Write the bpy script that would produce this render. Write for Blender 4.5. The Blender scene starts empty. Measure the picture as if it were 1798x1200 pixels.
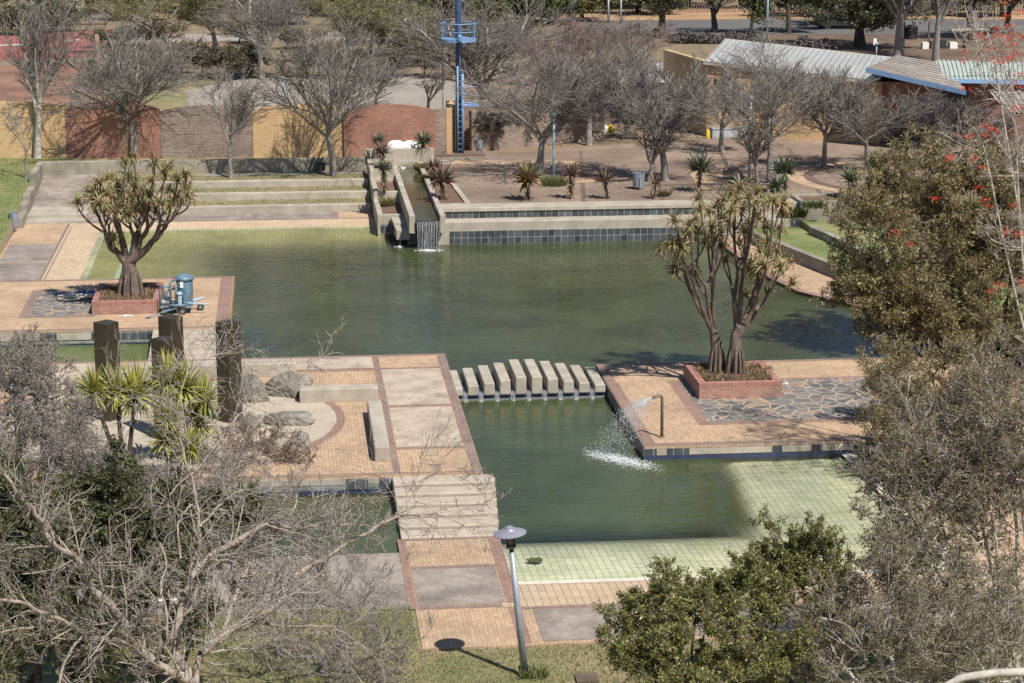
import bpy, math, random
import numpy as np
from mathutils import Vector, Matrix
PI = math.pi
sc = bpy.context.scene
COL = sc.collection
# ------------------------------------------------------------------ camera
F = 3900.0; TH = math.atan(900/F); PH = math.atan(414/math.hypot(F, 900)); CH = 18.0
_c, _s = math.cos, math.sin
DV = (_s(PH)*_c(TH), _c(PH)*_c(TH), -_s(TH)); RV = (_c(PH), -_s(PH), 0); UV_ = (_s(PH)*_s(TH), _c(PH)*_s(TH), _c(TH))
cam = bpy.data.objects.new('camera', bpy.data.cameras.new('camera')); COL.objects.link(cam)
cam.location = (0, 0, CH)
m = Matrix((RV, UV_, tuple(-a for a in DV))).transposed()
cam.rotation_euler = m.to_euler()
cam.data.sensor_width = 36; cam.data.sensor_fit = 'HORIZONTAL'; cam.data.lens = 36*F/1798
cam.data.clip_start = 0.5; cam.data.clip_end = 6000
sc.camera = cam
def ray(px, py):
    a = px-899; b = 600-py
    return [DV[i]*F+RV[i]*a+UV_[i]*b for i in range(3)]
def P(px, py, z=0.0):            # where the sight line of a photo point meets height z
    v = ray(px, py); t = (z-CH)/v[2]
    return (v[0]*t, v[1]*t)
def P3(px, py, z=0.0): return (*P(px, py, z), z)
def PY(px, py, Y):               # where it meets the upright plane y = Y
    v = ray(px, py); t = Y/v[1]
    return (v[0]*t, Y, CH+v[2]*t)
# ------------------------------------------------------------------ light
SUN = Vector((1.24, -2.15, 3.45)).normalized()
el = math.asin(SUN.z); az = math.atan2(SUN.x, SUN.y)
w = bpy.data.worlds.new('World'); sc.world = w; w.use_nodes = True
nt = w.node_tree; bg = nt.nodes['Background']
sky = nt.nodes.new('ShaderNodeTexSky'); sky.sky_type = 'NISHITA'; sky.sun_disc = False
sky.sun_elevation = el; sky.sun_rotation = az; sky.dust_density = 0.8; sky.altitude = 1400
nt.links.new(sky.outputs[0], bg.inputs[0]); bg.inputs[1].default_value = 0.075
sl = bpy.data.lights.new('sun', 'SUN'); sl.energy = 5.0; sl.angle = math.radians(0.55); sl.color = (1, .945, .86)
so = bpy.data.objects.new('sun', sl); COL.objects.link(so); so.rotation_euler = SUN.to_track_quat('Z', 'Y').to_euler()
sc.view_settings.view_transform = 'Standard'; sc.view_settings.look = 'None'
sc.view_settings.exposure = 0.28; sc.view_settings.gamma = 1
sc.cycles.max_bounces = 6; sc.cycles.transparent_max_bounces = 16
sc.cycles.caustics_reflective = False; sc.cycles.caustics_refractive = False
# ------------------------------------------------------------------ materials
MATS = {}
def newmat(name):
    M = bpy.data.materials.new(name); M.use_nodes = True; MATS[name] = M
    return M, M.node_tree, M.node_tree.nodes['Principled BSDF']
def N(t, kind, **kw):
    n = t.nodes.new(kind)
    for k, v in kw.items():
        if k in n.inputs.keys(): n.inputs[k].default_value = v
        else: setattr(n, k, v)
    return n
def rgb(c): return (c[0], c[1], c[2], 1)
def noise(t, scale, detail=4, rough=.6, coord='Object', vec=None):
    n = N(t, 'ShaderNodeTexNoise', Scale=scale, Detail=detail, Roughness=rough)
    if vec is None:
        tc = N(t, 'ShaderNodeTexCoord'); vec = tc.outputs[coord]
    t.links.new(vec, n.inputs['Vector'])
    return n.outputs['Fac']
def ramp(t, fac, stops):
    r = N(t, 'ShaderNodeValToRGB'); e = r.color_ramp.elements
    while len(e) < len(stops): e.new(.5)
    for q, (p, c) in zip(e, stops): q.position = p; q.color = rgb(c)
    t.links.new(fac, r.inputs[0]); return r.outputs[0]
def mix(t, f, a, b, mode='MIX'):
    n = N(t, 'ShaderNodeMix', data_type='RGBA', blend_type=mode)
    if isinstance(f, (int, float)): n.inputs[0].default_value = f
    else: t.links.new(f, n.inputs[0])
    for q, k in ((a, 6), (b, 7)):
        if isinstance(q, tuple): n.inputs[k].default_value = rgb(q)
        else: t.links.new(q, n.inputs[k])
    return n.outputs[2]
def bump(t, bs, h, strength=.4, dist=.02):
    b = N(t, 'ShaderNodeBump', Strength=strength, Distance=dist)
    t.links.new(h, b.inputs['Height']); t.links.new(b.outputs[0], bs.inputs['Normal'])
def sm(v, k): return tuple(min(1, q*k) for q in v)
def plain(name, c, var=.25, scale=3, rough=.8, metal=0, bs_=.3, fine=40, c2=None):
    """patchy colour: broad stains and fine grain"""
    M, t, b = newmat(name)
    n1 = noise(t, scale, 6, .65); n2 = noise(t, fine, 3, .7)
    a = ramp(t, n1, [(.3, sm(c, 1-var)), (.5, c), (.72, c2 or sm(c, 1+var))])
    g = ramp(t, n2, [(.25, (.72, .72, .72)), (.75, (1.2, 1.2, 1.2))])
    col = mix(t, .8, a, g, 'MULTIPLY')
    t.links.new(col, b.inputs['Base Color']); b.inputs['Roughness'].default_value = rough; b.inputs['Metallic'].default_value = metal
    if bs_: bump(t, b, n2, bs_, .01)
    return M
def bricky(name, c1, c2, mortar, bw, rh, ms=.01, off=.5, var=.25, scale=.5, rough=.85, rot=0, stain=None, bmp=.5, sl=(.5, .68, .85)):
    M, t, b = newmat(name)
    uv = N(t, 'ShaderNodeUVMap'); vec = uv.outputs[0]
    if rot:
        mp = N(t, 'ShaderNodeMapping'); mp.inputs['Rotation'].default_value = (0, 0, rot); t.links.new(vec, mp.inputs[0]); vec = mp.outputs[0]
    br = N(t, 'ShaderNodeTexBrick'); br.offset = off
    for k, v in (('Color1', rgb(c1)), ('Color2', rgb(c2)), ('Mortar', rgb(mortar)), ('Scale', 1), ('Mortar Size', ms), ('Mortar Smooth', .2), ('Bias', 0), ('Brick Width', bw), ('Row Height', rh)):
        br.inputs[k].default_value = v
    t.links.new(vec, br.inputs['Vector'])
    n1 = noise(t, scale, 6, .7); n2 = noise(t, 18, 3, .7)
    a = mix(t, 1., br.outputs['Color'], ramp(t, n1, [(.3, (1-var,)*3), (.5, (1, 1, 1)), (.72, (1+var*.8, 1+var*.8, 1+var*.75))]), 'MULTIPLY')
    a = mix(t, .6, a, ramp(t, n2, [(.25, (.75,)*3), (.75, (1.2,)*3)]), 'MULTIPLY')
    if stain:
        n3 = noise(t, 1.1, 8, .75)
        a = mix(t, ramp(t, n3, [(sl[0], (0, 0, 0)), (sl[1], (sl[2],)*3)]), a, stain)
    t.links.new(a, b.inputs['Base Color']); b.inputs['Roughness'].default_value = rough
    bp = N(t, 'ShaderNodeBump', Strength=bmp, Distance=.008, invert=True)
    t.links.new(br.outputs['Fac'], bp.inputs['Height']); t.links.new(bp.outputs[0], b.inputs['Normal'])
    return M
def leafy(name, cols, rough=.55, trans=.25):
    """one colour per leaf"""
    M, t, b = newmat(name)
    g = N(t, 'ShaderNodeNewGeometry')
    k = len(cols)
    col = ramp(t, g.outputs['Random Per Island'], [(i/(k-1) if k > 1 else 0, c) for i, c in enumerate(cols)])
    t.links.new(col, b.inputs['Base Color']); b.inputs['Roughness'].default_value = rough
    if trans:
        tr = N(t, 'ShaderNodeBsdfTranslucent'); t.links.new(col, tr.inputs[0])
        mx = N(t, 'ShaderNodeMixShader'); mx.inputs[0].default_value = trans
        out = t.nodes['Material Output']
        t.links.new(b.outputs[0], mx.inputs[1]); t.links.new(tr.outputs[0], mx.inputs[2]); t.links.new(mx.outputs[0], out.inputs[0])
    return M
brick_yel = bricky('yellow_paving', (.405, .275, .175), (.50, .355, .235), (.31, .215, .145), .22, .11, .005, var=.28, scale=.45, stain=(.27, .21, .16), sl=(.50, .82, .75))
brick_yelr = bricky('yellow_paving_turned', (.405, .275, .175), (.50, .355, .235), (.27, .19, .125), .22, .11, .006, var=.28, scale=.45, rot=PI/2, stain=(.27, .21, .16), sl=(.50, .82, .75))
brick_brn = bricky('brown_paving', (.225, .16, .135), (.29, .21, .175), (.16, .115, .095), .11, .22, .008, var=.2, scale=.8)
brick_brnx = bricky('brown_paving_crosswise', (.27, .165, .13), (.33, .215, .17), (.15, .10, .085), .3, .11, .009, var=.2, scale=.8)
wall_red = bricky('red_brick', (.30, .12, .08), (.40, .175, .12), (.30, .24, .20), .235, .085, .010, var=.3, scale=.5, stain=(.23, .14, .11))
wall_brn = bricky('brown_brick', (.15, .115, .10), (.30, .21, .165), (.30, .26, .22), .235, .085, .012, var=.35, scale=.6)
wall_yel = bricky('yellow_brick', (.55, .36, .185), (.64, .44, .245), (.36, .25, .15), .235, .085, .009, var=.16, scale=.3)
planter_brick = bricky('planter_brick', (.29, .135, .10), (.38, .20, .15), (.33, .26, .22), .235, .083, .010, var=.3, scale=1.2)
planter_cap = bricky('planter_brick_cap', (.29, .12, .095), (.37, .175, .135), (.28, .21, .18), .085, .3, .008, off=0, var=.3, scale=1.2)
tile_dark = bricky('slate_tile', (.035, .04, .045), (.085, .10, .11), (.36, .36, .33), .30, .30, .010, off=0, var=.5, scale=1.5, rough=.4)
tile_small = bricky('small_grey_tile', (.14, .16, .16), (.22, .24, .23), (.32, .32, .30), .3, .2, .012, off=0, var=.4, scale=1.5, rough=.4)
tile_blue = bricky('blue_tile', (.02, .03, .085), (.035, .05, .13), (.10, .12, .16), .05, .05, .004, off=0, rough=.3)
pool_tile = bricky('pool_floor_tile', (.66, .67, .55), (.76, .76, .64), (.20, .24, .15), .2, .4, .009, off=0, var=.3, scale=.6, rough=.5, stain=(.46, .50, .26))
beach_tile = bricky('beach_tile', (.47, .35, .235), (.55, .42, .29), (.38, .28, .18), .2, .2, .007, off=0, var=.15, scale=.5, rough=.7)
beach_tile_s = bricky('beach_tile_dark_joint', (.47, .35, .235), (.55, .42, .29), (.20, .16, .11), .2, .55, .009, off=0, var=.15, scale=.5, rough=.7)
concrete = plain('concrete', (.40, .355, .29), .25, 1.2, c2=(.50, .455, .385), fine=22)
concrete_dk = plain('weathered_concrete', (.27, .245, .195), .35, 1.0, c2=(.40, .36, .29), fine=15)
stair_conc = plain('stair_concrete', (.44, .375, .30), .16, 1.2, fine=25)
panel = plain('stained_concrete_panel', (.44, .36, .285), .34, 1.2, c2=(.55, .465, .38), fine=9)
panel_dk = plain('dark_concrete_panel', (.26, .22, .19), .4, .9, c2=(.40, .35, .30), fine=9)
plaza_m = plain('plaza_concrete', (.235, .172, .132), .32, .25, c2=(.34, .26, .205), fine=2.5)
plaza_br = plain('plaza_band', (.15, .105, .085), .25, .5, fine=5)
soil = plain('soil', (.16, .10, .065), .35, 2, fine=25, bs_=.8)
dirt = plain('dirt', (.19, .135, .09), .3, .12, c2=(.30, .21, .135), fine=1.5, rough=.95)
sand = plain('orange_verge', (.40, .25, .14), .2, .15, fine=2, rough=.95)
asphalt = plain('asphalt', (.13, .125, .12), .15, .2, fine=6)
gravel_m = plain('gravel', (.30, .265, .225), .2, .15, fine=3, rough=.95)
court_m = plain('red_court', (.30, .10, .085), .2, .15, fine=3)
white_m = plain('white_paint', (.78, .78, .74), .06, 2, rough=.4, bs_=0)
fascia_m = plain('pale_blue_paint', (.24, .40, .62), .15, 2, rough=.5, bs_=.1)
blue_m = plain('blue_paint', (.19, .32, .52), .25, 3, rough=.45, bs_=.1)
bluedk_m = plain('dark_blue_paint', (.05, .085, .17), .2, 3, rough=.45, bs_=.1)
bluegrey = plain('grey_blue_steel', (.12, .20, .27), .35, 4, rough=.45, c2=(.19, .29, .37), bs_=.1)
pale_blue = plain('pale_blue_pipe', (.34, .47, .56), .15, 6, rough=.4, bs_=.1)
steel = plain('galvanised_steel', (.33, .36, .41), .12, 5, rough=.5, metal=.25, bs_=.05)
lamp_m = plain('grey_enamel', (.30, .31, .36), .1, 5, rough=.35, metal=.2, bs_=.05)
bin_m = plain('bin_steel', (.26, .29, .34), .25, 5, rough=.5, metal=.2, bs_=.2)
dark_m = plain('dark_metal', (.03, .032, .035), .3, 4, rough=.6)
rust_m = plain('rusted_pipe', (.22, .16, .12), .3, 8, rough=.6)
rubber = plain('rubber', (.03, .028, .026), .3, 8, rough=.9)
red_m = plain('red_enamel', (.5, .06, .04), .1, 8, rough=.4, bs_=0)
yellow_m = plain('yellow_plastic', (.72, .52, .05), .1, 5, rough=.5, bs_=0)
grey_pl = plain('grey_plastic', (.40, .42, .45), .2, 3, rough=.5, bs_=.1)
wood = plain('weathered_wood', (.13, .095, .07), .3, 3)
hoard = plain('orange_hoarding', (.45, .21, .08), .25, 1)
rock_m = plain('rock', (.20, .185, .155), .4, 1.8, c2=(.33, .31, .265), fine=10, bs_=1.0)
roof_white = plain('white_roof_sheet', (.34, .345, .34), .12, .6, fine=5, rough=.6)
roof_green = plain('pale_green_roof_sheet', (.40, .46, .42), .08, .6, fine=5, rough=.6)
roof_brown = plain('grey_brown_roof_sheet', (.33, .29, .26), .2, .6, c2=(.44, .40, .36), fine=5, rough=.7)
glass_dk = plain('window_glass', (.03, .035, .045), .2, 3, rough=.15, bs_=0)
bark_grey = plain('grey_bark', (.25, .225, .205), .35, 3, c2=(.36, .335, .31), fine=25, bs_=.6, rough=.95)
bark_dk = plain('dark_bark', (.075, .06, .05), .3, 3, fine=25, bs_=.6, rough=.95)
bark_pale = plain('pale_flaking_bark', (.30, .245, .20), .45, 2.2, c2=(.48, .425, .365), fine=18, bs_=.6, rough=.9)
bark_white = plain('ashen_bark', (.46, .42, .37), .3, 3, c2=(.58, .54, .49), fine=18, bs_=.4, rough=.9)
twig_grey = leafy('grey_twigs', [(.12, .10, .085), (.20, .18, .165), (.33, .305, .28)], .9, 0)
twig_red = leafy('reddish_twigs', [(.12, .085, .07), (.20, .15, .13), (.28, .23, .21)], .9, 0)
twig_dk = leafy('dark_twigs', [(.05, .045, .045), (.10, .085, .08), (.17, .15, .14)], .9, 0)
twig_mid = leafy('mid_twigs', [(.14, .12, .10), (.26, .23, .20), (.48, .44, .40)], .9, 0)
seed_m = leafy('grey_seed_heads', [(.17, .14, .12), (.25, .215, .19), (.34, .30, .27), (.22, .17, .10)], .9, .1)
twig_pale = leafy('pale_twigs', [(.27, .22, .185), (.38, .33, .29), (.50, .45, .41)], .9, 0)
aloe_bark = plain('aloe_tree_bark', (.13, .095, .075), .4, 4, c2=(.23, .175, .145), fine=14, bs_=.9, rough=.9)
leaf_aloetree = leafy('aloe_tree_leaf', [(.28, .13, .085), (.34, .22, .12), (.17, .18, .06), (.24, .25, .08), (.38, .29, .17), (.10, .13, .05)], .5, .12)
leaf_aloe_red = leafy('reddish_aloe_leaf', [(.06, .065, .04), (.11, .085, .06), (.27, .15, .125), (.15, .12, .09), (.33, .17, .14), (.12, .13, .08)], .45, .08)
leaf_aloe_green = leafy('grey_green_aloe_leaf', [(.05, .07, .04), (.10, .135, .075), (.15, .18, .115), (.19, .20, .13), (.05, .06, .035)], .45, .08)
leaf_aloe_yel = leafy('yellow_green_aloe_leaf', [(.06, .07, .03), (.17, .17, .06), (.29, .23, .10), (.30, .14, .11), (.12, .12, .05)], .45, .08)
leaf_dead = leafy('dead_leaf', [(.14, .09, .055), (.24, .16, .10), (.32, .23, .15)], .9, .1)
leaf_yucca = leafy('yucca_leaf', [(.20, .22, .04), (.33, .34, .07), (.48, .45, .11), (.15, .19, .045), (.52, .43, .09)], .4, .12)
leaf_dkgreen = leafy('dark_green_leaf', [(.05, .06, .028), (.09, .10, .042), (.15, .155, .07), (.20, .19, .10)], .5, .25)
leaf_ever = leafy('evergreen_leaf', [(.04, .06, .02), (.065, .09, .03), (.10, .125, .045), (.14, .155, .06)], .5, .25)
leaf_willow = leafy('yellow_green_bud', [(.17, .17, .065), (.25, .24, .09), (.32, .30, .13), (.22, .19, .10)], .6, .3)
leaf_olive = leafy('olive_leaf', [(.08, .095, .028), (.14, .16, .045), (.22, .24, .07), (.33, .33, .11), (.22, .14, .07), (.10, .12, .04)], .4, .25)
leaf_mixed = leafy('bronze_green_leaf', [(.08, .06, .035), (.17, .16, .055), (.29, .28, .095), (.25, .15, .08), (.38, .36, .15), (.21, .09, .06), (.14, .15, .055)], .45, .25)
leaf_red = leafy('red_flush_leaf', [(.10, .03, .025), (.17, .055, .04), (.22, .09, .05), (.10, .07, .03)], .45, .25)
leaf_twiggy = leafy('dry_green_leaf', [(.11, .085, .05), (.20, .18, .08), (.22, .14, .09), (.32, .30, .14), (.16, .11, .07), (.13, .14, .06)], .6, .25)
flower_m = leafy('red_flower', [(.55, .035, .015), (.68, .07, .03), (.6, .05, .02)], .5, .2)
hedge_m = leafy('brown_hedge_leaf', [(.09, .07, .045), (.14, .115, .07), (.18, .155, .085), (.10, .10, .05)], .8, .2)
rope_w = plain('white_hose', (.66, .62, .52), .1, 5, rough=.5, bs_=0)
rope_b = plain('blue_hose', (.03, .12, .33), .2, 5, rough=.4, bs_=0)
skin_m = plain('skin', (.12, .06, .04), .05, 5, bs_=0)
cloth_w = plain('white_cloth', (.7, .7, .7), .05, 5, bs_=0)
cloth_d = plain('dark_cloth', (.05, .05, .06), .1, 5, bs_=0)
# grass: a patchy mixture of green and straw
def grassmat(name, green, straw, bias, brown=(.17, .12, .075)):
    M, t, b = newmat(name)
    n1 = noise(t, .35, 6, .7); n2 = noise(t, 9, 5, .8); n3 = noise(t, 1.7, 5, .7)
    a = mix(t, ramp(t, n1, [(bias-.12, (0,)*3), (bias+.12, (1,)*3)]), green, straw)
    a = mix(t, ramp(t, n3, [(.52, (0,)*3), (.7, (.7,)*3)]), a, brown)
    a = mix(t, 1., a, ramp(t, n2, [(.25, (.5,)*3), (.75, (1.45,)*3)]), 'MULTIPLY')
    t.links.new(a, b.inputs['Base Color']); b.inputs['Roughness'].default_value = .95
    bump(t, b, n2, .7, .05); return M
lawn_m = grassmat('green_lawn', (.13, .18, .05), (.26, .25, .11), .54)
dry_m = grassmat('dry_lawn', (.16, .175, .07), (.29, .24, .13), .46)
ground_m = grassmat('ground_earth', (.17, .16, .085), (.25, .18, .115), .42, (.15, .10, .065))
grassblade = leafy('grass_blade', [(.09, .13, .03), (.15, .19, .05), (.22, .24, .09), (.28, .25, .13)], .7, .3)
# crazy paving
def flag():
    M, t, b = newmat('crazy_paving')
    uv = N(t, 'ShaderNodeUVMap')
    v = N(t, 'ShaderNodeTexVoronoi', feature='DISTANCE_TO_EDGE', Scale=2.2); v2 = N(t, 'ShaderNodeTexVoronoi', Scale=2.2)
    for q in (v, v2): t.links.new(uv.outputs[0], q.inputs['Vector'])
    edge = ramp(t, v.outputs['Distance'], [(.03, (1,)*3), (.06, (0,)*3)])
    sp = N(t, 'ShaderNodeSeparateColor'); t.links.new(v2.outputs['Color'], sp.inputs[0])
    st = ramp(t, sp.outputs[0], [(0, (.095, .10, .105)), (.45, (.15, .15, .15)), (.88, (.19, .185, .175)), (.95, (.30, .20, .13))])
    st = mix(t, .9, st, ramp(t, noise(t, 7, 5, .7), [(.3, (.75,)*3), (.7, (1.25,)*3)]), 'MULTIPLY')
    t.links.new(mix(t, edge, st, (.42, .32, .235)), b.inputs['Base Color']); b.inputs['Roughness'].default_value = .7
    bp = N(t, 'ShaderNodeBump', Strength=.4, Distance=.02); t.links.new(v.outputs['Distance'], bp.inputs['Height']); t.links.new(bp.outputs[0], b.inputs['Normal'])
    return M
flag_m = flag()
# wet mosaic of the columns
def colmat():
    M, t, b = newmat('wet_mosaic')
    uv = N(t, 'ShaderNodeUVMap')
    br = N(t, 'ShaderNodeTexBrick'); br.offset = 0
    for k, v in (('Color1', rgb((.03, .022, .014))), ('Color2', rgb((.06, .044, .026))), ('Mortar', rgb((.02, .015, .01))), ('Scale', 1), ('Mortar Size', .004), ('Brick Width', .03), ('Row Height', .03)):
        br.inputs[k].default_value = v
    t.links.new(uv.outputs[0], br.inputs['Vector'])
    n = noise(t, 3, 6, .7)
    a = mix(t, ramp(t, n, [(.4, (0,)*3), (.7, (.8,)*3)]), br.outputs['Color'], (.06, .052, .024))
    t.links.new(a, b.inputs['Base Color']); b.inputs['Roughness'].default_value = .35
    bump(t, b, noise(t, 30, 4, .8), .6, .02); return M
col_m = colmat()
def watermat(name, murk, tint, rip=(1, 2.2), strength=.35, scale=3.0):
    M, t, b = newmat(name)
    t.nodes.remove(b)
    at = N(t, 'ShaderNodeAttribute', attribute_name='murk')
    tr = N(t, 'ShaderNodeBsdfTransparent'); tr.inputs[0].default_value = rgb(tint)
    df = N(t, 'ShaderNodeBsdfDiffuse')
    n0 = noise(t, .25, 5, .6)
    t.links.new(ramp(t, n0, [(.35, sm(murk, .75)), (.65, sm(murk, 1.25))]), df.inputs[0])
    m1 = N(t, 'ShaderNodeMixShader'); t.links.new(at.outputs['Fac'], m1.inputs[0]); t.links.new(tr.outputs[0], m1.inputs[1]); t.links.new(df.outputs[0], m1.inputs[2])
    tc = N(t, 'ShaderNodeTexCoord'); mp = N(t, 'ShaderNodeMapping'); mp.inputs['Scale'].default_value = (rip[0], rip[1], 1)
    mp.inputs['Rotation'].default_value = (0, 0, .12)
    t.links.new(tc.outputs['Object'], mp.inputs[0])
    a1 = noise(t, scale, 1, .5, vec=mp.outputs[0]); a2 = noise(t, scale*.33, 1, .5, vec=mp.outputs[0])
    ad = N(t, 'ShaderNodeMath', operation='ADD'); t.links.new(a1, ad.inputs[0]); t.links.new(a2, ad.inputs[1])
    bp = N(t, 'ShaderNodeBump', Strength=strength, Distance=.06); t.links.new(ad.outputs[0], bp.inputs['Height'])
    gl = N(t, 'ShaderNodeBsdfGlossy', Roughness=.04); t.links.new(bp.outputs[0], gl.inputs['Normal'])
    fr = N(t, 'ShaderNodeFresnel', IOR=1.33); t.links.new(bp.outputs[0], fr.inputs['Normal'])
    m2 = N(t, 'ShaderNodeMixShader'); t.links.new(fr.outputs[0], m2.inputs[0]); t.links.new(m1.outputs[0], m2.inputs[1]); t.links.new(gl.outputs[0], m2.inputs[2])
    t.links.new(m2.outputs[0], t.nodes['Material Output'].inputs[0])
    return M
water_up = watermat('upper_pool_water', (.058, .070, .030), (.92, .94, .76), strength=.30, scale=2.6, rip=(1, 2.8))
water_lo = watermat('lower_pool_water', (.058, .074, .030), (.975, .99, .90), strength=.30, scale=3.2, rip=(1, 2.8))
water_gr = watermat('green_water', (.13, .17, .055), (.7, .8, .45), scale=3)
water_ch = watermat('channel_water', (.075, .072, .038), (.5, .5, .35), strength=.10)
def foam():
    M, t, b = newmat('foam_white'); b.inputs['Base Color'].default_value = (.85, .88, .9, 1); b.inputs['Roughness'].default_value = .2
    return M
foam_m = foam()
def clearwater():
    M, t, b = newmat('falling_water'); t.nodes.remove(b)
    tr = N(t, 'ShaderNodeBsdfTransparent'); g = N(t, 'ShaderNodeBsdfDiffuse'); g.inputs[0].default_value = (.75, .8, .85, 1)
    mx = N(t, 'ShaderNodeMixShader'); mx.inputs[0].default_value = .55
    t.links.new(tr.outputs[0], mx.inputs[1]); t.links.new(g.outputs[0], mx.inputs[2]); t.links.new(mx.outputs[0], t.nodes['Material Output'].inputs[0])
    return M
fall_m = clearwater()
def lampglass():
    M, t, b = newmat('smoked_glass'); t.nodes.remove(b)
    tr = N(t, 'ShaderNodeBsdfTransparent'); tr.inputs[0].default_value = (.55, .52, .45, 1); g = N(t, 'ShaderNodeBsdfGlossy', Roughness=.1); g.inputs[0].default_value = (.8, .8, .8, 1)
    mx = N(t, 'ShaderNodeMixShader'); mx.inputs[0].default_value = .12
    t.links.new(tr.outputs[0], mx.inputs[1]); t.links.new(g.outputs[0], mx.inputs[2]); t.links.new(mx.outputs[0], t.nodes['Material Output'].inputs[0])
    return M
lglass = lampglass()
# ------------------------------------------------------------------ mesh helpers
def link(name, me, mat, parent=None, loc=None):
    o = bpy.data.objects.new(name, me); COL.objects.link(o)
    if mat is not None and hasattr(me, 'materials'): me.materials.append(mat)
    if parent: o.parent = parent
    if loc: o.location = loc
    return o
def tag(o, label=None, cat=None, group=None, kind=None):
    if label: o['label'] = label
    if cat: o['category'] = cat
    if group: o['group'] = group
    if kind: o['kind'] = kind
    return o
def empty(name, loc, label, cat, group=None, rz=0):
    o = bpy.data.objects.new(name, None); COL.objects.link(o); o.location = loc; o.rotation_euler = (0, 0, rz)
    o.empty_display_size = .2
    return tag(o, label, cat, group)
def np_mesh(name, V, faces, smooth=False):
    """V (n,3); faces: list of int arrays (m,k)"""
    me = bpy.data.meshes.new(name)
    V = np.asarray(V, dtype=np.float32).reshape(-1, 3)
    me.vertices.add(len(V)); me.vertices.foreach_set('co', V.ravel())
    faces = [np.asarray(f, dtype=np.int32) for f in faces if len(f)]
    nl = sum(f.size for f in faces); npoly = sum(len(f) for f in faces)
    me.loops.add(nl); me.polygons.add(npoly)
    me.loops.foreach_set('vertex_index', np.concatenate([f.ravel() for f in faces]))
    tot = np.concatenate([np.full(len(f), f.shape[1], dtype=np.int32) for f in faces])
    st = np.zeros(npoly, dtype=np.int32); st[1:] = np.cumsum(tot)[:-1]
    me.polygons.foreach_set('loop_start', st); me.polygons.foreach_set('loop_total', tot)
    if smooth: me.polygons.foreach_set('use_smooth', np.ones(npoly, dtype=bool))
    me.update(calc_edges=True); return me
class MB:
    def __init__(s, uvo=(0, 0)): s.v = []; s.f = []; s.uvo = uvo
    def prism(s, poly, z0, z1, bottom=True):
        n = len(poly); a = 0
        for i in range(n):
            a += poly[i][0]*poly[(i+1) % n][1]-poly[(i+1) % n][0]*poly[i][1]
        if a < 0: poly = poly[::-1]
        b = len(s.v)
        s.v += [(p[0], p[1], z0) for p in poly]+[(p[0], p[1], z1) for p in poly]
        s.f.append([b+n+i for i in range(n)])
        if bottom: s.f.append([b+i for i in range(n)][::-1])
        for i in range(n):
            j = (i+1) % n; s.f.append([b+i, b+j, b+n+j, b+n+i])
        return s
    def sheet(s, poly, z):
        a = sum(poly[i][0]*poly[(i+1) % len(poly)][1]-poly[(i+1) % len(poly)][0]*poly[i][1] for i in range(len(poly)))
        if a < 0: poly = poly[::-1]
        b = len(s.v); s.v += [(p[0], p[1], z) for p in poly]; s.f.append([b+i for i in range(len(poly))]); return s
    def box(s, x0, x1, y0, y1, z0, z1): return s.prism([(x0, y0), (x1, y0), (x1, y1), (x0, y1)], z0, z1)
    def rbox(s, c, d, rot=0):     # centre, size, turn about z
        ca, sa = math.cos(rot), math.sin(rot)
        q = [(-d[0]/2, -d[1]/2), (d[0]/2, -d[1]/2), (d[0]/2, d[1]/2), (-d[0]/2, d[1]/2)]
        return s.prism([(c[0]+x*ca-y*sa, c[1]+x*sa+y*ca) for x, y in q], c[2]-d[2]/2, c[2]+d[2]/2)
    def tube(s, pts, r, k=8, cap=True):
        pts = [Vector(p) for p in pts]; n = len(pts); rr = r if isinstance(r, (list, tuple)) else [r]*n
        t0 = (pts[-1]-pts[0]);
        ref = Vector((0, 0, 1)) if abs(t0.normalized().z) < .8 else Vector((1, 0, 0))
        b = len(s.v)
        for i, p in enumerate(pts):
            t = (pts[min(i+1, n-1)]-pts[max(i-1, 0)]).normalized()
            u = t.cross(ref)
            if u.length < 1e-4: u = t.cross(Vector((0, 1, 0)))
            u.normalize(); v = t.cross(u)
            for j in range(k):
                a = 2*PI*j/k; s.v.append(tuple(p+(u*math.cos(a)+v*math.sin(a))*rr[i]))
        for i in range(n-1):
            for j in range(k):
                j2 = (j+1) % k; s.f.append([b+i*k+j2, b+i*k+j, b+(i+1)*k+j, b+(i+1)*k+j2])
        if cap:
            s.f.append([b+j for j in range(k)]); s.f.append([b+(n-1)*k+j for j in range(k)][::-1])
        return s
    def lathe(s, prof, c=(0, 0, 0), k=24):
        b = len(s.v); n = len(prof)
        for r, z in prof:
            for j in range(k):
                a = 2*PI*j/k; s.v.append((c[0]+r*math.cos(a), c[1]+r*math.sin(a), c[2]+z))
        for i in range(n-1):
            for j in range(k):
                j2 = (j+1) % k; s.f.append([b+i*k+j, b+i*k+j2, b+(i+1)*k+j2, b+(i+1)*k+j])
        s.f.append([b+j for j in range(k)][::-1]); s.f.append([b+(n-1)*k+j for j in range(k)]); return s
    def poly(s, pts):
        b = len(s.v); s.v += [tuple(p) for p in pts]; s.f.append([b+i for i in range(len(pts))]); return s
    def vprism(s, a, bb, prof, th):
        """upright wall from a to bb; prof = [(t along 0..1, z)] closed outline; th = thickness behind"""
        a = Vector((a[0], a[1])); bb = Vector((bb[0], bb[1])); d = bb-a; nrm = Vector((-d.y, d.x)).normalized()*th
        n = len(prof); b = len(s.v)
        for off in (Vector((0, 0)), nrm):
            for t, z in prof:
                p = a+d*t+off; s.v.append((p.x, p.y, z))
        s.f.append([b+i for i in range(n)]); s.f.append([b+n+i for i in range(n)][::-1])
        for i in range(n):
            j = (i+1) % n; s.f.append([b+j, b+i, b+n+i, b+n+j])
        return s
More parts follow.
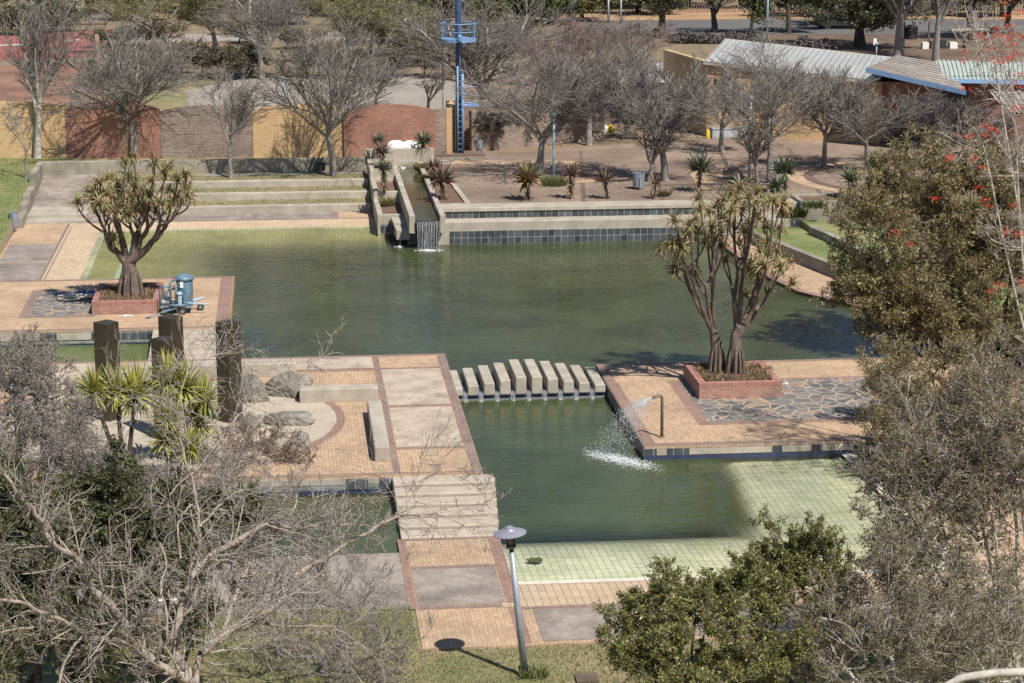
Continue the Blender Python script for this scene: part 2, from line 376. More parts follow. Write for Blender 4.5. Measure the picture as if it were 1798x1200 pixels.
    def build(s, name, mat, parent=None, bevel=0, smooth=False, loc=None):
        me = bpy.data.meshes.new(name); me.from_pydata(s.v, [], s.f); me.update()
        uvl = me.uv_layers.new(name='UVMap')
        for p in me.polygons:
            nn = p.normal
            for li in p.loop_indices:
                co = me.vertices[me.loops[li].vertex_index].co
                if abs(nn.z) > .6: uvl.data[li].uv = (co.x, co.y)
                else:
                    l = math.hypot(nn.x, nn.y) or 1; uvl.data[li].uv = (-co.x*nn.y/l+co.y*nn.x/l+s.uvo[0], co.z+s.uvo[1])
            p.use_smooth = smooth
        o = link(name, me, mat, parent, loc)
        if bevel:
            b = o.modifiers.new('bevel', 'BEVEL'); b.width = bevel; b.segments = 2; b.limit_method = 'ANGLE'; b.angle_limit = .7
        return o
def struct(o): o['kind'] = 'structure'; return o
class Tubes:
    """fast gathering of many thin branches"""
    def __init__(s): s.g = {}
    def add(s, pts, rad, k=3): s.g.setdefault((len(pts), k), []).append((pts, rad))
    def mesh(s, name, sc=None):
        VV = []; FF = []; base = 0
        for (n, k), lst in s.g.items():
            A = np.array([q[0] for q in lst], dtype=np.float32); R = np.array([q[1] for q in lst], dtype=np.float32)
            if sc is not None: A = A*np.array(sc, dtype=np.float32)
            T = np.empty_like(A); T[:, 1:-1] = A[:, 2:]-A[:, :-2]; T[:, 0] = A[:, 1]-A[:, 0]; T[:, -1] = A[:, -1]-A[:, -2]
            T /= (np.linalg.norm(T, axis=2, keepdims=True)+1e-9)
            tot = A[:, -1]-A[:, 0]; tot /= (np.linalg.norm(tot, axis=1, keepdims=True)+1e-9)
            ref = np.where(np.abs(tot[:, 2:3]) < .8, np.array([[0, 0, 1.]]), np.array([[1., 0, 0]]))[:, None, :]
            U = np.cross(T, np.broadcast_to(ref, T.shape)); U /= (np.linalg.norm(U, axis=2, keepdims=True)+1e-9); W = np.cross(T, U)
            ang = np.arange(k)*2*PI/k
            V = A[:, :, None, :]+R[:, :, None, None]*(U[:, :, None, :]*np.cos(ang)[None, None, :, None]+W[:, :, None, :]*np.sin(ang)[None, None, :, None])
            M = len(lst); VV.append(V.reshape(-1, 3))
            idx = base+np.arange(M*n*k).reshape(M, n, k)
            a = idx[:, :-1, :]; b = idx[:, 1:, :]
            f = np.stack([np.roll(a, -1, 2), a, b, np.roll(b, -1, 2)], axis=-1).reshape(-1, 4); FF.append(f)
            base += M*n*k
        return np_mesh(name, np.concatenate(VV), [np.concatenate(FF)], smooth=True)
def unit(v):
    l = math.sqrt(v[0]*v[0]+v[1]*v[1]+v[2]*v[2]) or 1; return (v[0]/l, v[1]/l, v[2]/l)
def branch(rng, p, d, L, n, wob, up):
    """wandering polyline"""
    pts = [p]; st = L/n; d = unit(d)
    for i in range(n):
        d = unit((d[0]+rng.gauss(0, wob), d[1]+rng.gauss(0, wob), d[2]+rng.gauss(0, wob)+up))
        p = (p[0]+d[0]*st, p[1]+d[1]*st, p[2]+d[2]*st); pts.append(p)
    return pts, d
def side(rng, d, ang):
    """direction turned by ang from d in a random plane"""
    d = unit(d); r = unit((rng.gauss(0, 1), rng.gauss(0, 1), rng.gauss(0, 1)))
    dot = sum(a*b for a, b in zip(r, d)); r = unit((r[0]-d[0]*dot, r[1]-d[1]*dot, r[2]-d[2]*dot))
    c, s_ = math.cos(ang), math.sin(ang); return (d[0]*c+r[0]*s_, d[1]*c+r[1]*s_, d[2]*c+r[2]*s_)
def grow(rng, thick, thin, tips, p, d, L, R, lv, S):
    """recursive limb; S holds per-level settings"""
    n = S['seg'][lv]
    pts, dd = branch(rng, p, d, L, n, S['wob'][lv], S['up'][lv])
    last = lv == len(S['seg'])-1
    r1 = R*(.35 if last else .5)
    rad = [max(S['rmin'], R+(r1-R)*i/n) for i in range(n+1)]
    (thick if lv <= S['cut'] else thin).add(pts, rad, S['k'][lv])
    if last: tips.append((pts, dd)); return
    m_ = S['ch'][lv]; m_ = max(1, int(round(m_*rng.uniform(.8, 1.2))))
    for i in range(m_):
        f = S['from'][lv]+(1-S['from'][lv])*(i+rng.random()*.8)/m_; f = min(f, .999)
        q = f*n; k = int(q); t = q-k
        a, b = pts[k], pts[k+1]; pp = tuple(a[j]+(b[j]-a[j])*t for j in range(3))
        dirn = unit(tuple(b[j]-a[j] for j in range(3)))
        ang = S['ang'][lv]*rng.uniform(.65, 1.3)
        if i == m_-1 and lv > 0: ang *= .4
        grow(rng, thick, thin, tips, pp, side(rng, dirn, ang), L*S['len'][lv]*rng.uniform(.7, 1.15)*(1.1-.4*f), rad[k]*S['rr'][lv], lv+1, S)
def leaf_mesh(name, C, D, L, W, seed=0, bend=.25):
    """leaf blades: centres C, directions D"""
    r = np.random.default_rng(seed); C = np.asarray(C, dtype=np.float32); D = np.asarray(D, dtype=np.float32)
    n = len(C); D /= (np.linalg.norm(D, axis=1, keepdims=True)+1e-9)
    q = r.normal(size=(n, 3)); U = np.cross(D, q); U /= (np.linalg.norm(U, axis=1, keepdims=True)+1e-9); W3 = np.cross(D, U)
    l = (L*r.uniform(.6, 1.3, n))[:, None]; w_ = (W*r.uniform(.7, 1.2, n))[:, None]
    a = C; b = C+D*l*.45+U*w_*.5; c = C+D*l+W3*l*bend*.3; d = C+D*l*.45-U*w_*.5
    V = np.stack([a, b, c, d], 1).reshape(-1, 3)
    return np_mesh(name, V, [np.arange(n*4).reshape(n, 4)])
def copy_tree(o, parent=None):
    c = o.copy(); COL.objects.link(c); c.parent = parent
    for ch in list(o.children): copy_tree(ch, c)
    return c

# ================================================================== SETTING
DK, PR, PL, WU, WL, LP, TE = .10, .0, .40, -.10, -.40, -.30, 1.20
def gz(x, y):
    if y < 47.95: return -.36
    if x < -12.4:
        if y < 95: return 0.0
        return min(TE, (y-95)/14*TE)
    if x <= 26.5:
        if y > 113.0: return TE
        if x > 8.0 and y > 99.2: return TE-.02
        if x > 21.2 and y < 63: return -.36
        return -3.0
    return min(TE, max(-.36, (y-60)/40*1.4-.2))
xs = [-2500, -600, -200, -100, -70, -50, -40, -32, -26, -22, -18, -15, -12.41, -12.39, -6, 0, 5.19, 7.99, 8.01, 12, 16, 21.19, 21.21, 26.49, 26.51, 32, 40, 50, 70, 110, 200, 600, 2500]
ys = [-300, -50, 0, 20, 35, 44, 47.94, 47.96, 55, 62.9, 63.1, 70, 80, 90, 95, 97, 99.19, 99.21, 101, 103, 105, 107, 109, 112.99, 113.01, 118, 125, 135, 150, 170, 200, 260, 400, 900, 3500]
V = [(x, y, gz(x, y)) for y in ys for x in xs]; nx = len(xs)
ff = [(j*nx+i, j*nx+i+1, (j+1)*nx+i+1, (j+1)*nx+i) for j in range(len(ys)-1) for i in range(nx-1)]
struct(link('ground', np_mesh('ground', V, [ff]), ground_m))

def sheet(name, pxs, z, mat, lift=.004):
    o = MB().sheet([P(x, y, z) for x, y in pxs], z+lift).build(name, mat); return struct(o)
def sheetw(name, pts, z, mat): return struct(MB().sheet(pts, z).build(name, mat))
def rect(x0, x1, y0, y1): return [(x0, y0), (x1, y0), (x1, y1), (x0, y1)]
# ---- far ground surfaces
sheet('road', [(1020, 62), (1500, 62), (1900, 57), (1900, 36), (1500, 34), (1020, 38)], TE, asphalt, .03)
sheet('verge', [(980, 37), (1500, 33), (1900, 35), (1900, 20), (1400, 18), (980, 20)], TE, sand, .02)
sheet('path', [(330, 205), (790, 205), (830, 150), (700, 132), (420, 140), (330, 160)], TE, gravel_m, .02)
sheet('road', [(200, 76), (900, 66), (900, 54), (200, 62)], TE, gravel_m, .02)
sheet('earth', [(1330, 135), (1900, 135), (1900, 58), (1330, 63)], TE, plain('brown_earth', (.15, .10, .07), .35, .25, c2=(.26, .18, .12), fine=1.5), .008)
sheet('grass_patch', [(175, 205), (345, 205), (345, 150), (420, 138), (200, 145)], TE, dry_m, .012)
sheet('court', [(-60, 108), (150, 102), (196, 52), (-60, 62)], TE, court_m, .02)
MB_ = MB()
for a, b in (((-40, 83), (45, 80)), ((112, 74), (138, 72))):
    p, q = P(*a, TE), P(*b, TE); MB_.sheet([p, q, (q[0], q[1]+.9), (p[0], p[1]+.9)], TE+.04)
struct(MB_.build('court_line', white_m))
sheet('earth_bank', [(-60, 200), (160, 200), (165, 112), (-60, 118)], TE, plain('red_earth', (.24, .125, .085), .3, .3, c2=(.33, .18, .12), fine=3), .015)
sheet('lawn', [(-400, 282), (130, 282), (130, 276), (-400, 276)], TE, lawn_m, .01)
# left lawn on the slope
LW = [(-60, 70), (-12.42, 70), (-12.42, 95), (-12.42, 109), (-12.42, 117), (-60, 117)]
struct(link('lawn', np_mesh('lawn', [(-80, 60, .012), (-12.42, 60, .012), (-12.42, 95, .012), (-80, 95, .012), (-12.42, 109, TE+.012), (-80, 109, TE+.012), (-12.42, 118.2, TE+.012), (-80, 118.2, TE+.012)], [[(0, 1, 2, 3), (3, 2, 4, 5), (5, 4, 6, 7)]]), lawn_m))
# plateau behind the upper terrace wall
sheetw('lawn_strip', rect(-12.35, 4.3, 113.1, 116.6), TE+.01, dry_m)
# plaza
struct(MB().sheet([(7.98, 99.3), (26.4, 99.3), (26.4, 103), (44, 105), (46, 126), (24, 121.5), (14, 117.5), (5.3, 116.4), (5.3, 113.05), (7.98, 113.05)], TE+.012).build('plaza', plaza_m))
mb = MB()
def arcband(mb, c, r0, r1, a0, a1, z, n=28):
    for i in range(n):
        t0 = a0+(a1-a0)*i/n; t1 = a0+(a1-a0)*(i+1)/n
        mb.sheet([(c[0]+r0*math.cos(t0), c[1]+r0*math.sin(t0)), (c[0]+r1*math.cos(t0), c[1]+r1*math.sin(t0)), (c[0]+r1*math.cos(t1), c[1]+r1*math.sin(t1)), (c[0]+r0*math.cos(t1), c[1]+r0*math.sin(t1))], z)
arcband(mb, (31, 106), 5, 5.5, 1.9, 4.2, TE+.028); arcband(mb, (31, 106), 9, 9.5, 2.0, 3.9, TE+.028)
for x in (13.5, 17.2, 21, 24.8): mb.sheet([(x, 99.6), (x+.22, 99.6), (x+2.4, 117), (x+2.2, 117)], TE+.016)
struct(mb.build('paving_band', plaza_br))
mb = MB(); mb.sheet([(19.7, 103.5), (22.0, 103.5), (22.5, 111), (20.4, 111)], TE+.02); mb.sheet([(9.0, 114.4), (15, 113.4), (15, 112.2), (8.2, 113)], TE+.02)
mb.sheet([(11.6, 106.0), (15.2, 106.2), (15.2, 107.6), (12, 107.6)], TE+.02); arcband(mb, (31, 106), 5.5, 6.3, 2.0, 4.0, TE+.024)
struct(mb.build('yellow_paving', brick_yel))
struct(MB().sheet([(7.6, 113.2), (14, 111.4), (15, 113.3), (8.6, 115.2), (6.2, 115.9)], TE+.018).build('stone_paving', flag_m))
struct(MB().box(8.5, 24.0, 99.9, 100.15, TE, TE+.07).build('kerb', planter_cap))
# ---- upper left beach and walkway  (z about 0)
mb = MB().prism([(-12.35, 86.0), (-9.85, 86.0), (-9.85, 104.1), (-12.35, 104.1)], -1.5, 0.0)
struct(mb.build('walkway', brick_yel))
mb = MB()
for y0, y1 in ((86.1, 90.3), (90.45, 94.6), (94.75, 98.9)): mb.sheet(rect(-12.2, -10.15, y0, y1), .004)
struct(mb.build('concrete_paving', panel_dk))
struct(MB().sheet(rect(-10.13, -9.85, 88.6, 104.1), .006).build('brick_border', brick_brn))
struct(MB().sheet(rect(-12.3, -10.15, 99.0, 103.0), .003).build('yellow_paving', brick_yel))
mb = MB().box(-12.3, -9.3, 104.1, 105.0, -1, .12).box(-12.3, -9.3, 105.0, 107.2, -1, .28)
struct(mb.build('steps', concrete))
struct(MB().poly([(-12.3, 107.2, .28), (-9.4, 107.2, .28), (-9.4, 113.0, .95), (-12.3, 113.0, .95)]).build('ramp', panel_dk))
# northern beach walkway, terraces
struct(MB().box(-9.3, 4.2, 103.9, 106.2, -1.5, .02).build('walkway', brick_brn))
mb = MB()
for x0, x1 in ((-9.1, -5.2), (-5.0, -1.6), (-1.3, 2.3)): mb.sheet(rect(x0, x1, 104.2, 105.9), .026)
struct(mb.build('concrete_paving', panel_dk))
struct(MB().sheet(rect(2.5, 4.1, 104.2, 105.9), .026).build('yellow_paving', brick_yel))
tw = [(106.0, .02, .34), (108.0, .34, .64), (110.0, .64, .93)]
for i, (y, z0, z1) in enumerate(tw):
    o = MB().box(-9.3, 4.15, y, y+.45, z0-.6, z1+.03).build('terrace_wall', concrete, bevel=.02)
    tag(o, ['lowest of the three pale concrete terrace walls beside the upper paving', 'middle of the three pale concrete terrace walls between two grass strips', 'highest of the three pale concrete terrace walls, below the tall back wall'][i], 'retaining wall', 'concrete terrace walls')
    sheetw('grass_terrace', rect(-9.2, 4.15, y+.44, y+2.05), z1, dry_m)
sheetw('grass_terrace', rect(-9.2, 4.15, 112.0, 113.0), .935, dry_m)
sheetw('earth_strip', rect(-4, 4.15, 112.0, 112.9), .942, panel_dk)
# side kerb of the terraces
o = MB().prism([(-9.55, 105.9), (-9.25, 105.9), (-8.9, 112.4), (-9.2, 112.4)], -.5, .5).build('kerb', concrete); struct(o)
o = MB().box(-12.1, 4.15, 113.0, 113.35, -.5, TE+.42).build('terrace_wall', concrete_dk, bevel=.02)
tag(o, 'long weathered concrete wall above the grass terraces, running left from the water channel', 'retaining wall')
mb = MB()
steps_ = [(113.35, 109.2, TE+.42), (109.2, 106.2, 1.05), (106.2, 104.9, .8), (104.9, 103.0, .5)]
for y1, y0, z in steps_: mb.box(-12.4, -12.08, y0, y1, -.5, z)
tag(mb.build('stepped_wall', concrete_dk, bevel=.03), 'weathered concrete wall stepping down along the green lawn at far left', 'retaining wall')
# ---- pool basins
def basin(name, x0, x1, y0, y1, fn, mat, step=.5):
    X = np.arange(x0, x1+1e-6, step); Y = np.arange(y0, y1+1e-6, step)
    V = [(x, y, fn(x, y)) for y in Y for x in X]; n = len(X)
    f = [(j*n+i, j*n+i+1, (j+1)*n+i+1, (j+1)*n+i) for j in range(len(Y)-1) for i in range(n-1)]
    me = np_mesh(name, V, [f]); uv = me.uv_layers.new(name='UVMap')
    co = np.array(V, dtype=np.float32); li = np.array(f).ravel(); uv.data.foreach_set('uv', co[li][:, :2].ravel())
    return struct(link(name, me, mat))
def water(name, x0, x1, y0, y1, z, fn, mat, k=2.4, step=.35):
    X = np.linspace(x0, x1, int((x1-x0)/step)+2); Y = np.linspace(y0, y1, int((y1-y0)/step)+2)
    V = [(x, y, z) for y in Y for x in X]; n = len(X)
    f = [(j*n+i, j*n+i+1, (j+1)*n+i+1, (j+1)*n+i) for j in range(len(Y)-1) for i in range(n-1)]
    me = np_mesh(name, V, [f]); a = me.attributes.new('murk', 'FLOAT', 'POINT')
    a.data.foreach_set('value', np.array([1-math.exp(-(k*max(0, z-fn(x, y)))**2.1) for x, y, _ in V], dtype=np.float32))
    return struct(link(name, me, mat))
def f_up(x, y):
    if y < 79.3: return -1.6
    if x < -8.2: a = WU+(-8.2-x)*.062
    else: a = WU-(x+8.2)*.055-max(0, x+4.0)*.09
    b = -9
    if x < 5.0:
        b = WU+(y-102.2)*.07 if y > 102.2 else WU+(y-102.2)*.06-max(0, 99-y)*.12
    return max(a, b, -1.6)
algae_tile = bricky('algae_pool_tile', (.33, .33, .20), (.40, .39, .25), (.20, .21, .12), .2, .4, .008, off=0, var=.35, scale=.4, rough=.5)
basin('pool_floor', -8.5, 30, 72, 102.5, f_up, algae_tile)
basin('pool_beach', -10.0, -8.5, 79.5, 104, f_up, beach_tile)
basin('pool_beach', -8.5, 5.5, 102.5, 104, f_up, beach_tile)
_q = [(-7.3, 79.6), (-7.05, 79.6), (-6.75, 99.5), (-7.0, 99.5)]
struct(MB().poly([(x, y, f_up(x, y)+.012) for x, y in _q]).build('pale_line', plain('pale_blue_line', (.45, .62, .60), .1, 3)))
water('pool_water', -9.4, 29, 79.2, 103.4, WU, f_up, water_up, 2.1)
water('pool_water', -2.1, 29, 72.0, 79.2, WU, f_up, water_up, 2.1)
WLE = lambda y: 16.7-(63-y)*.02
def f_lo(x, y):
    s_ = WL+(52.6-y)*.06 if y < 55.9 else WL-.2-min(y-55.9, 1.2)*.22-max(0, y-57.1)*.7
    ex = 12.55+(y-55.5)*.08
    e_ = -9
    if x > ex-2 and y < 64: e_ = WL-.16-max(0, ex-x)*.7 + max(0, x-ex-2)*.04+ (max(0, x-WLE(y))*.06)
    return min(LP+.01, max(s_, e_, -1.5))
basin('pool_floor', 5.0, 17.0, 52.5, 71.5, f_lo, pool_tile, .25)
basin('pool_beach', 5.0, 22.0, 50.5, 52.5, f_lo, beach_tile_s, .25)
basin('pool_beach', 17.0, 22.0, 52.5, 71.5, f_lo, beach_tile_s, .25)
struct(MB().poly([(5.45, 52.35, WL+.022), (17, 52.35, WL+.022), (17, 52.62, WL+.004), (5.45, 52.62, WL+.004)]).poly([(16.75, 52.62, WL+.004), (17.15, 52.62, WL+.03), (16.95, 63.2, WL+.03), (16.55, 63.2, WL+.004)]).build('scum_line', plain('mineral_scum', (.66, .60, .50), .2, 3, c2=(.75, .72, .64))))
water('pool_water', 5.2, 21.0, 51.6, 70.9, WL, f_lo, water_lo, 3.1, .22)
deep = lambda x, y: -1.0
water('side_pool_water', -12.3, -4.7, 75.3, 79.4, -.15, lambda x, y: -.55, water_gr, 3)
struct(MB().sheet(rect(-12.3, -4.7, 75, 79.6), -.55).build('pool_floor', pool_tile))
water('side_pool_water', -12.3, 2.9, 54.9, 60.9, WL, lambda x, y: WL-.3-(60.9-y)*.3, water_lo, 2.2)
struct(MB().sheet(rect(-12.3, 2.9, 50, 61), -1.4).build('pool_floor', pool_tile))
# ---- left upper platform
struct(MB().prism([(-12.35, 79.25), (-2.1, 79.25), (-2.1, 88.7), (-12.35, 88.7)], -1.5, PL).build('platform', brick_yel))
mb = MB(); mb.sheet([(-2.62, 79.27), (-2.12, 79.27), (-2.12, 88.68), (-2.62, 88.68)], PL+.006); struct(mb.build('brick_border', brick_brnx))
mb = MB().sheet(rect(-12.3, -2.62, 88.4, 88.68), PL+.005).sheet(rect(-12.3, -2.62, 79.27, 79.5), PL+.005); struct(mb.build('brick_border', brick_brn))
struct(MB().sheet([(-9.9, 81.5), (-7.1, 81.5), (-7.1, 86.6), (-9.9, 86.6)], PL+.004).build('brick_border', brick_brn))
struct(MB().sheet([(-9.5, 81.8), (-6.9, 81.8), (-6.9, 86.3), (-9.5, 86.3)], PL+.008).build('stone_paving', flag_m))
# face of the platform: slates, lost slates (pale mortar), blue line
mb = MB().box(-12.3, -4.75, 79.215, 79.25, .0, PL-.06); struct(mb.build('tile_face', tile_dark))
struct(MB().box(-12.3, -4.75, 79.205, 79.25, -.085, 0.0).build('tile_face', tile_small))
struct(MB().box(-12.3, -4.75, 79.21, 79.25, -.2, -.085).build('tile_face', tile_blue))
mb = MB()
for x0, x1 in ((0, 40), (47, 70), (100, 160)):
    mb.box(P(x0, 590, .2)[0], P(x1, 590, .2)[0], 79.19, 79.215, .06, PL-.07)
struct(mb.build('bare_mortar', white_m if False else concrete))
# stairs between platform and deck
mb = MB()
for i in range(6):
    y1 = 79.25-i*.6; mb.box(-4.85, -2.0, y1-.6, y1, -1.2, PL-.05*(i+1)+.0)
o = mb.build('stairs', stair_conc, bevel=.025); struct(o)
# ---- main deck
struct(MB().prism([(-12.35, 60.75), (5.44, 60.75), (5.44, 75.55), (-12.35, 75.55)], -1.5, DK).build('deck', brick_yelr))
mb = MB().sheet(rect(5.14, 5.43, 60.78, 75.3), DK+.006).sheet(rect(2.9, 3.11, 60.78, 75.3), DK+.006)
struct(mb.build('brick_border', brick_brn))
mb = MB()
for y in (73.42, 68.3, 63.35): mb.sheet(rect(3.11, 5.14, y, y+.2), DK+.005)
mb.sheet(rect(-12.3, 5.43, 75.3, 75.53), DK+.005); mb.sheet(rect(-12.3, 2.9, 60.78, 60.98), DK+.005); mb.sheet(rect(3.11, 5.14, 60.78, 60.95), DK+.005)
mb.sheet(rect(.2, 2.9, 73.3, 73.6), DK+.005)
struct(mb.build('brick_border', brick_brnx))
mb = MB().sheet(rect(3.13, 5.1, 68.55, 73.35), DK+.008).sheet(rect(3.13, 5.1, 63.6, 68.2), DK+.008).sheet(rect(.2, 2.86, 73.62, 75.28), DK+.008)
mb.sheet(rect(-12.3, -3.0, 71.6, 75.28), DK+.008)
struct(mb.build('concrete_paving', panel))
mb = MB(); arcband(mb, (-3.9, 67.2), 0.0, 5.35, -PI, PI, DK+.008, 64); struct(mb.build('round_paving', stair_conc))
mb = MB(); arcband(mb, (-3.9, 67.2), 5.35, 5.62, -PI, PI, DK+.010, 64); struct(mb.build('brick_border', brick_brnx))
struct(MB().box(-12.3, 2.9, 60.71, 60.75, -.13, DK-.07).build('tile_face', concrete))
struct(MB().box(-12.3, 2.9, 60.70, 60.75, -.30, -.13).build('tile_face', tile_small))
struct(MB().box(-12.3, 2.9, 60.705, 60.75, -.45, -.30).build('tile_face', tile_blue))
mb = MB()
for x0, x1 in ((610, 648), (669, 686)): mb.box(P(x0, 855, 0)[0], P(x1, 855, 0)[0], 60.68, 60.71, -.29, DK-.07)
struct(mb.build('slate_tile', tile_dark))
# lower stairs
mb = MB()
for i in range(6):
    y1 = 60.75-i*.78
    y0 = y1-.78
    xo = 5.76-.05*i
    mb.prism([(2.85, y0), (xo-.16, y0), (xo-.04, y0+.12), (xo, y0+.35), (xo-.06, y0+.6), (xo-.20, y1), (2.85, y1)], -1.3, DK-.062*(i+1)+.01)
o = mb.build('stairs', stair_conc, bevel=.03); struct(o)
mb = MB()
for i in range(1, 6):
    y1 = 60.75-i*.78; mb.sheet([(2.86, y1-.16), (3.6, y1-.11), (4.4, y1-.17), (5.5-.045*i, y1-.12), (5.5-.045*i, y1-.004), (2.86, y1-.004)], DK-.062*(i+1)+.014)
struct(mb.build('step_band', plain('dark_step_band', (.27, .23, .185), .25, 5)))  # darker strip along each tread's rear edge, makes the step lines read
# lower pavement
struct(MB().box(-12.35, 2.75, 50.9, 55.0, -1.6, LP-.02).build('pavement', panel_dk))
struct(MB().box(-12.35, 2.9, 47.9, 50.9, -1.6, LP-.03).build('lawn', dry_m))
struct(MB().prism([(2.9, 47.95), (21.2, 47.95), (21.2, 50.55), (5.45, 50.55), (5.45, 56.05), (2.75, 56.05), (2.75, 50.9), (2.9, 50.9)], -1.6, LP).build('pavement', brick_yelr))
mb = MB().sheet(rect(5.13, 5.44, 48.05, 56.03), LP+.006).sheet(rect(2.77, 2.95, 50.6, 56.03), LP+.006); struct(mb.build('brick_border', brick_brn if False else brick_brnx))
mb = MB()
mb.sheet(rect(2.95, 5.13, 53.55, 53.78), LP+.005); mb.sheet(rect(2.95, 5.13, 50.55, 50.8), LP+.005); mb.sheet(rect(2.95, 5.13, 55.88, 56.03), LP+.005)
mb.sheet(rect(5.45, 21.1, 50.32, 50.54), LP+.005)
struct(mb.build('brick_border', brick_brn))
mb = MB().sheet(rect(2.98, 5.1, 50.85, 53.5), LP+.008).sheet(rect(5.7, 12.0, 48.15, 50.28), LP+.008).sheet(rect(12.3, 18, 48.15, 50.28), LP+.008)
struct(mb.build('concrete_paving', panel_dk))
struct(MB().sheet([(-60, 20), (60, 20), (60, 47.94), (-60, 47.94)], -.35).build('lawn', dry_m))
# small step by the lawn, drain box
# ---- right platform
struct(MB().prism([(10.55, 63.25), (26.6, 63.25), (26.6, 73.8), (10.55, 73.8)], -1.4, PR).build('platform', brick_yelr))
mb = MB().sheet(rect(10.56, 10.92, 63.27, 71.2), PR+.006).sheet(rect(10.56, 10.85, 71.2, 73.78), PR+.006); struct(mb.build('brick_border', brick_brnx))
mb = MB().sheet(rect(10.92, 24.4, 63.27, 63.6), PR+.005).sheet(rect(10.85, 24.4, 73.55, 73.78), PR+.005); struct(mb.build('brick_border', brick_brn))
struct(MB().sheet([(12.6, 65.5), (20.3, 65.5), (20.3, 71.2), (12.6, 71.2)], PR+.004).build('brick_border', brick_brnx))
struct(MB().sheet([(12.95, 65.85), (20.0, 65.85), (20.0, 70.95), (12.95, 70.95)], PR+.008).build('stone_paving', flag_m))
struct(MB().box(10.5, 24.0, 63.21, 63.25, -.27, PR-.07).build('tile_face', tile_dark))
struct(MB().box(10.5, 24.0, 63.2, 63.25, -.48, -.27).build('tile_face', tile_blue))
mb = MB()
for x0, x1 in ((1152, 1170), (1210, 1358), (1377, 1430), (1450, 1507)): mb.box(P(x0, 795, -.2)[0], P(x1, 795, -.2)[0], 63.18, 63.21, -.26, PR-.075)
struct(mb.build('bare_mortar', concrete))
struct(MB().box(10.52, 10.55, 63.25, 73.0, -.9, PR-.02).build('basin_wall', concrete_dk))
# sandy paving east of the lower pool
struct(MB().prism([(17.9, 50.55), (21.3, 50.55), (21.3, 63.1), (18.2, 63.1)], -1.3, LP+.02).build('pavement', brick_yel))
struct(MB().sheet([(21.3, 48), (60, 48), (60, 63.2), (21.3, 63.2)], LP+.03).build('pavement', brick_yel))
# ---- eastern walkway of the upper pool and lawn terraces
wx = [P(*q, WU) for q in ((1290, 440), (1350, 493), (1403, 518), (1483, 538), (1523, 547), (1600, 590), (1660, 640))]
wl = [P(*q, .35) for q in ((1323, 417), (1390, 445), (1460, 473), (1550, 505), (1620, 533), (1720, 577), (1798, 622), (1880, 680))]
wx = [(18.9, 97.5), (19.3, 94)] + wx[1:]
poly = wx + [(wx[-1][0]+.2, 73.8), (27, 73.8)] + [(p[0]+.45, p[1]+.3) for p in wl[::-1]] + [(20.9, 97.5)]
poly = [p for p in poly]
struct(MB().prism(poly, -1.4, .02).build('walkway', brick_yel))
def ribbon(mb, pts, w_, z0, z1):
    n = len(pts); L_ = []; R_ = []
    for i in range(n):
        a = Vector(pts[max(i-1, 0)]); b = Vector(pts[min(i+1, n-1)]); d = (b-a).normalized(); nn = Vector((-d.y, d.x))*w_
        L_.append(tuple(Vector(pts[i])+nn)); R_.append(tuple(pts[i]))
    for i in range(n-1): mb.prism([R_[i], R_[i+1], L_[i+1], L_[i]], z0, z1)
mb = MB(); ribbon(mb, wx, .3, -.5, .034); struct(mb.build('brick_border', brick_brnx))
mb = MB(); ribbon(mb, wl, .3, -.2, .55)
tag(mb.build('curved_wall', concrete_dk), 'low curved concrete wall holding the green lawn beside the upper pool walkway', 'retaining wall')
kl = [P(*q, .75) for q in ((1420, 400), (1450, 412), (1500, 437), (1560, 468), (1700, 540), (1850, 640))]
struct(MB().prism([(wl[0][0]+.1, 97.4)]+[(p[0]+.2, p[1]) for p in wl]+[(27, wl[-1][1]), (27, 97.4)], -.5, .45).build('lawn', lawn_m))
mb = MB(); ribbon(mb, kl, .3, -.2, .8); tag(mb.build('lawn_kerb', concrete_dk), 'curved concrete kerb dividing the two lawns at right', 'kerb')
struct(MB().prism([(kl[0][0]+.1, 97.4)]+[(p[0]+.2, p[1]) for p in kl]+[(27.5, kl[-1][1]), (27.5, 97.4)], -.5, .72).build('lawn', lawn_m))
# ---- far tiled wall of the upper pool
w0 = empty('tiled_pool_wall', (12, 97.5, 0), 'long concrete and dark slate tile wall along the far side of the upper pool', 'wall')
def part(mb, name, mat, parent, bevel=0, smooth=False, label=None):
    o = mb.build(name, mat, None, bevel, smooth); o.parent = parent; o.matrix_parent_inverse = Matrix.Translation(parent.location).inverted() if abs(parent.rotation_euler.z) < 1e-9 else (Matrix.Translation(parent.location) @ parent.rotation_euler.to_matrix().to_4x4()).inverted()
    if label: o['label'] = label
    return o
part(MB().box(6.75, 18.6, 97.5, 98.5, -1.2, .90), 'wall_base', concrete, w0, .02)
part(MB((0, .10)).box(7.3, 18.55, 97.46, 97.5, -.10, .50), 'slate_band', tile_dark, w0)
part(MB().box(7.3, 18.55, 97.45, 97.5, -.19, -.10), 'blue_tile_line', tile_blue, w0)
part(MB().box(6.75, 23.5, 98.5, 99.75, -1.2, 1.36), 'wall_top', concrete, w0, .02)
part(MB((0, -.905)).box(7.2, 18.6, 98.46, 98.5, .905, 1.205), 'slate_band', tile_dark, w0)
part(MB().box(6.95, 18.6, 98.40, 98.75, 1.21, 1.39), 'coping', concrete, w0, .02)
part(MB().box(18.6, 23.4, 97.5, 98.58, -.5, .78), 'low_ledge', concrete, w0, .02)
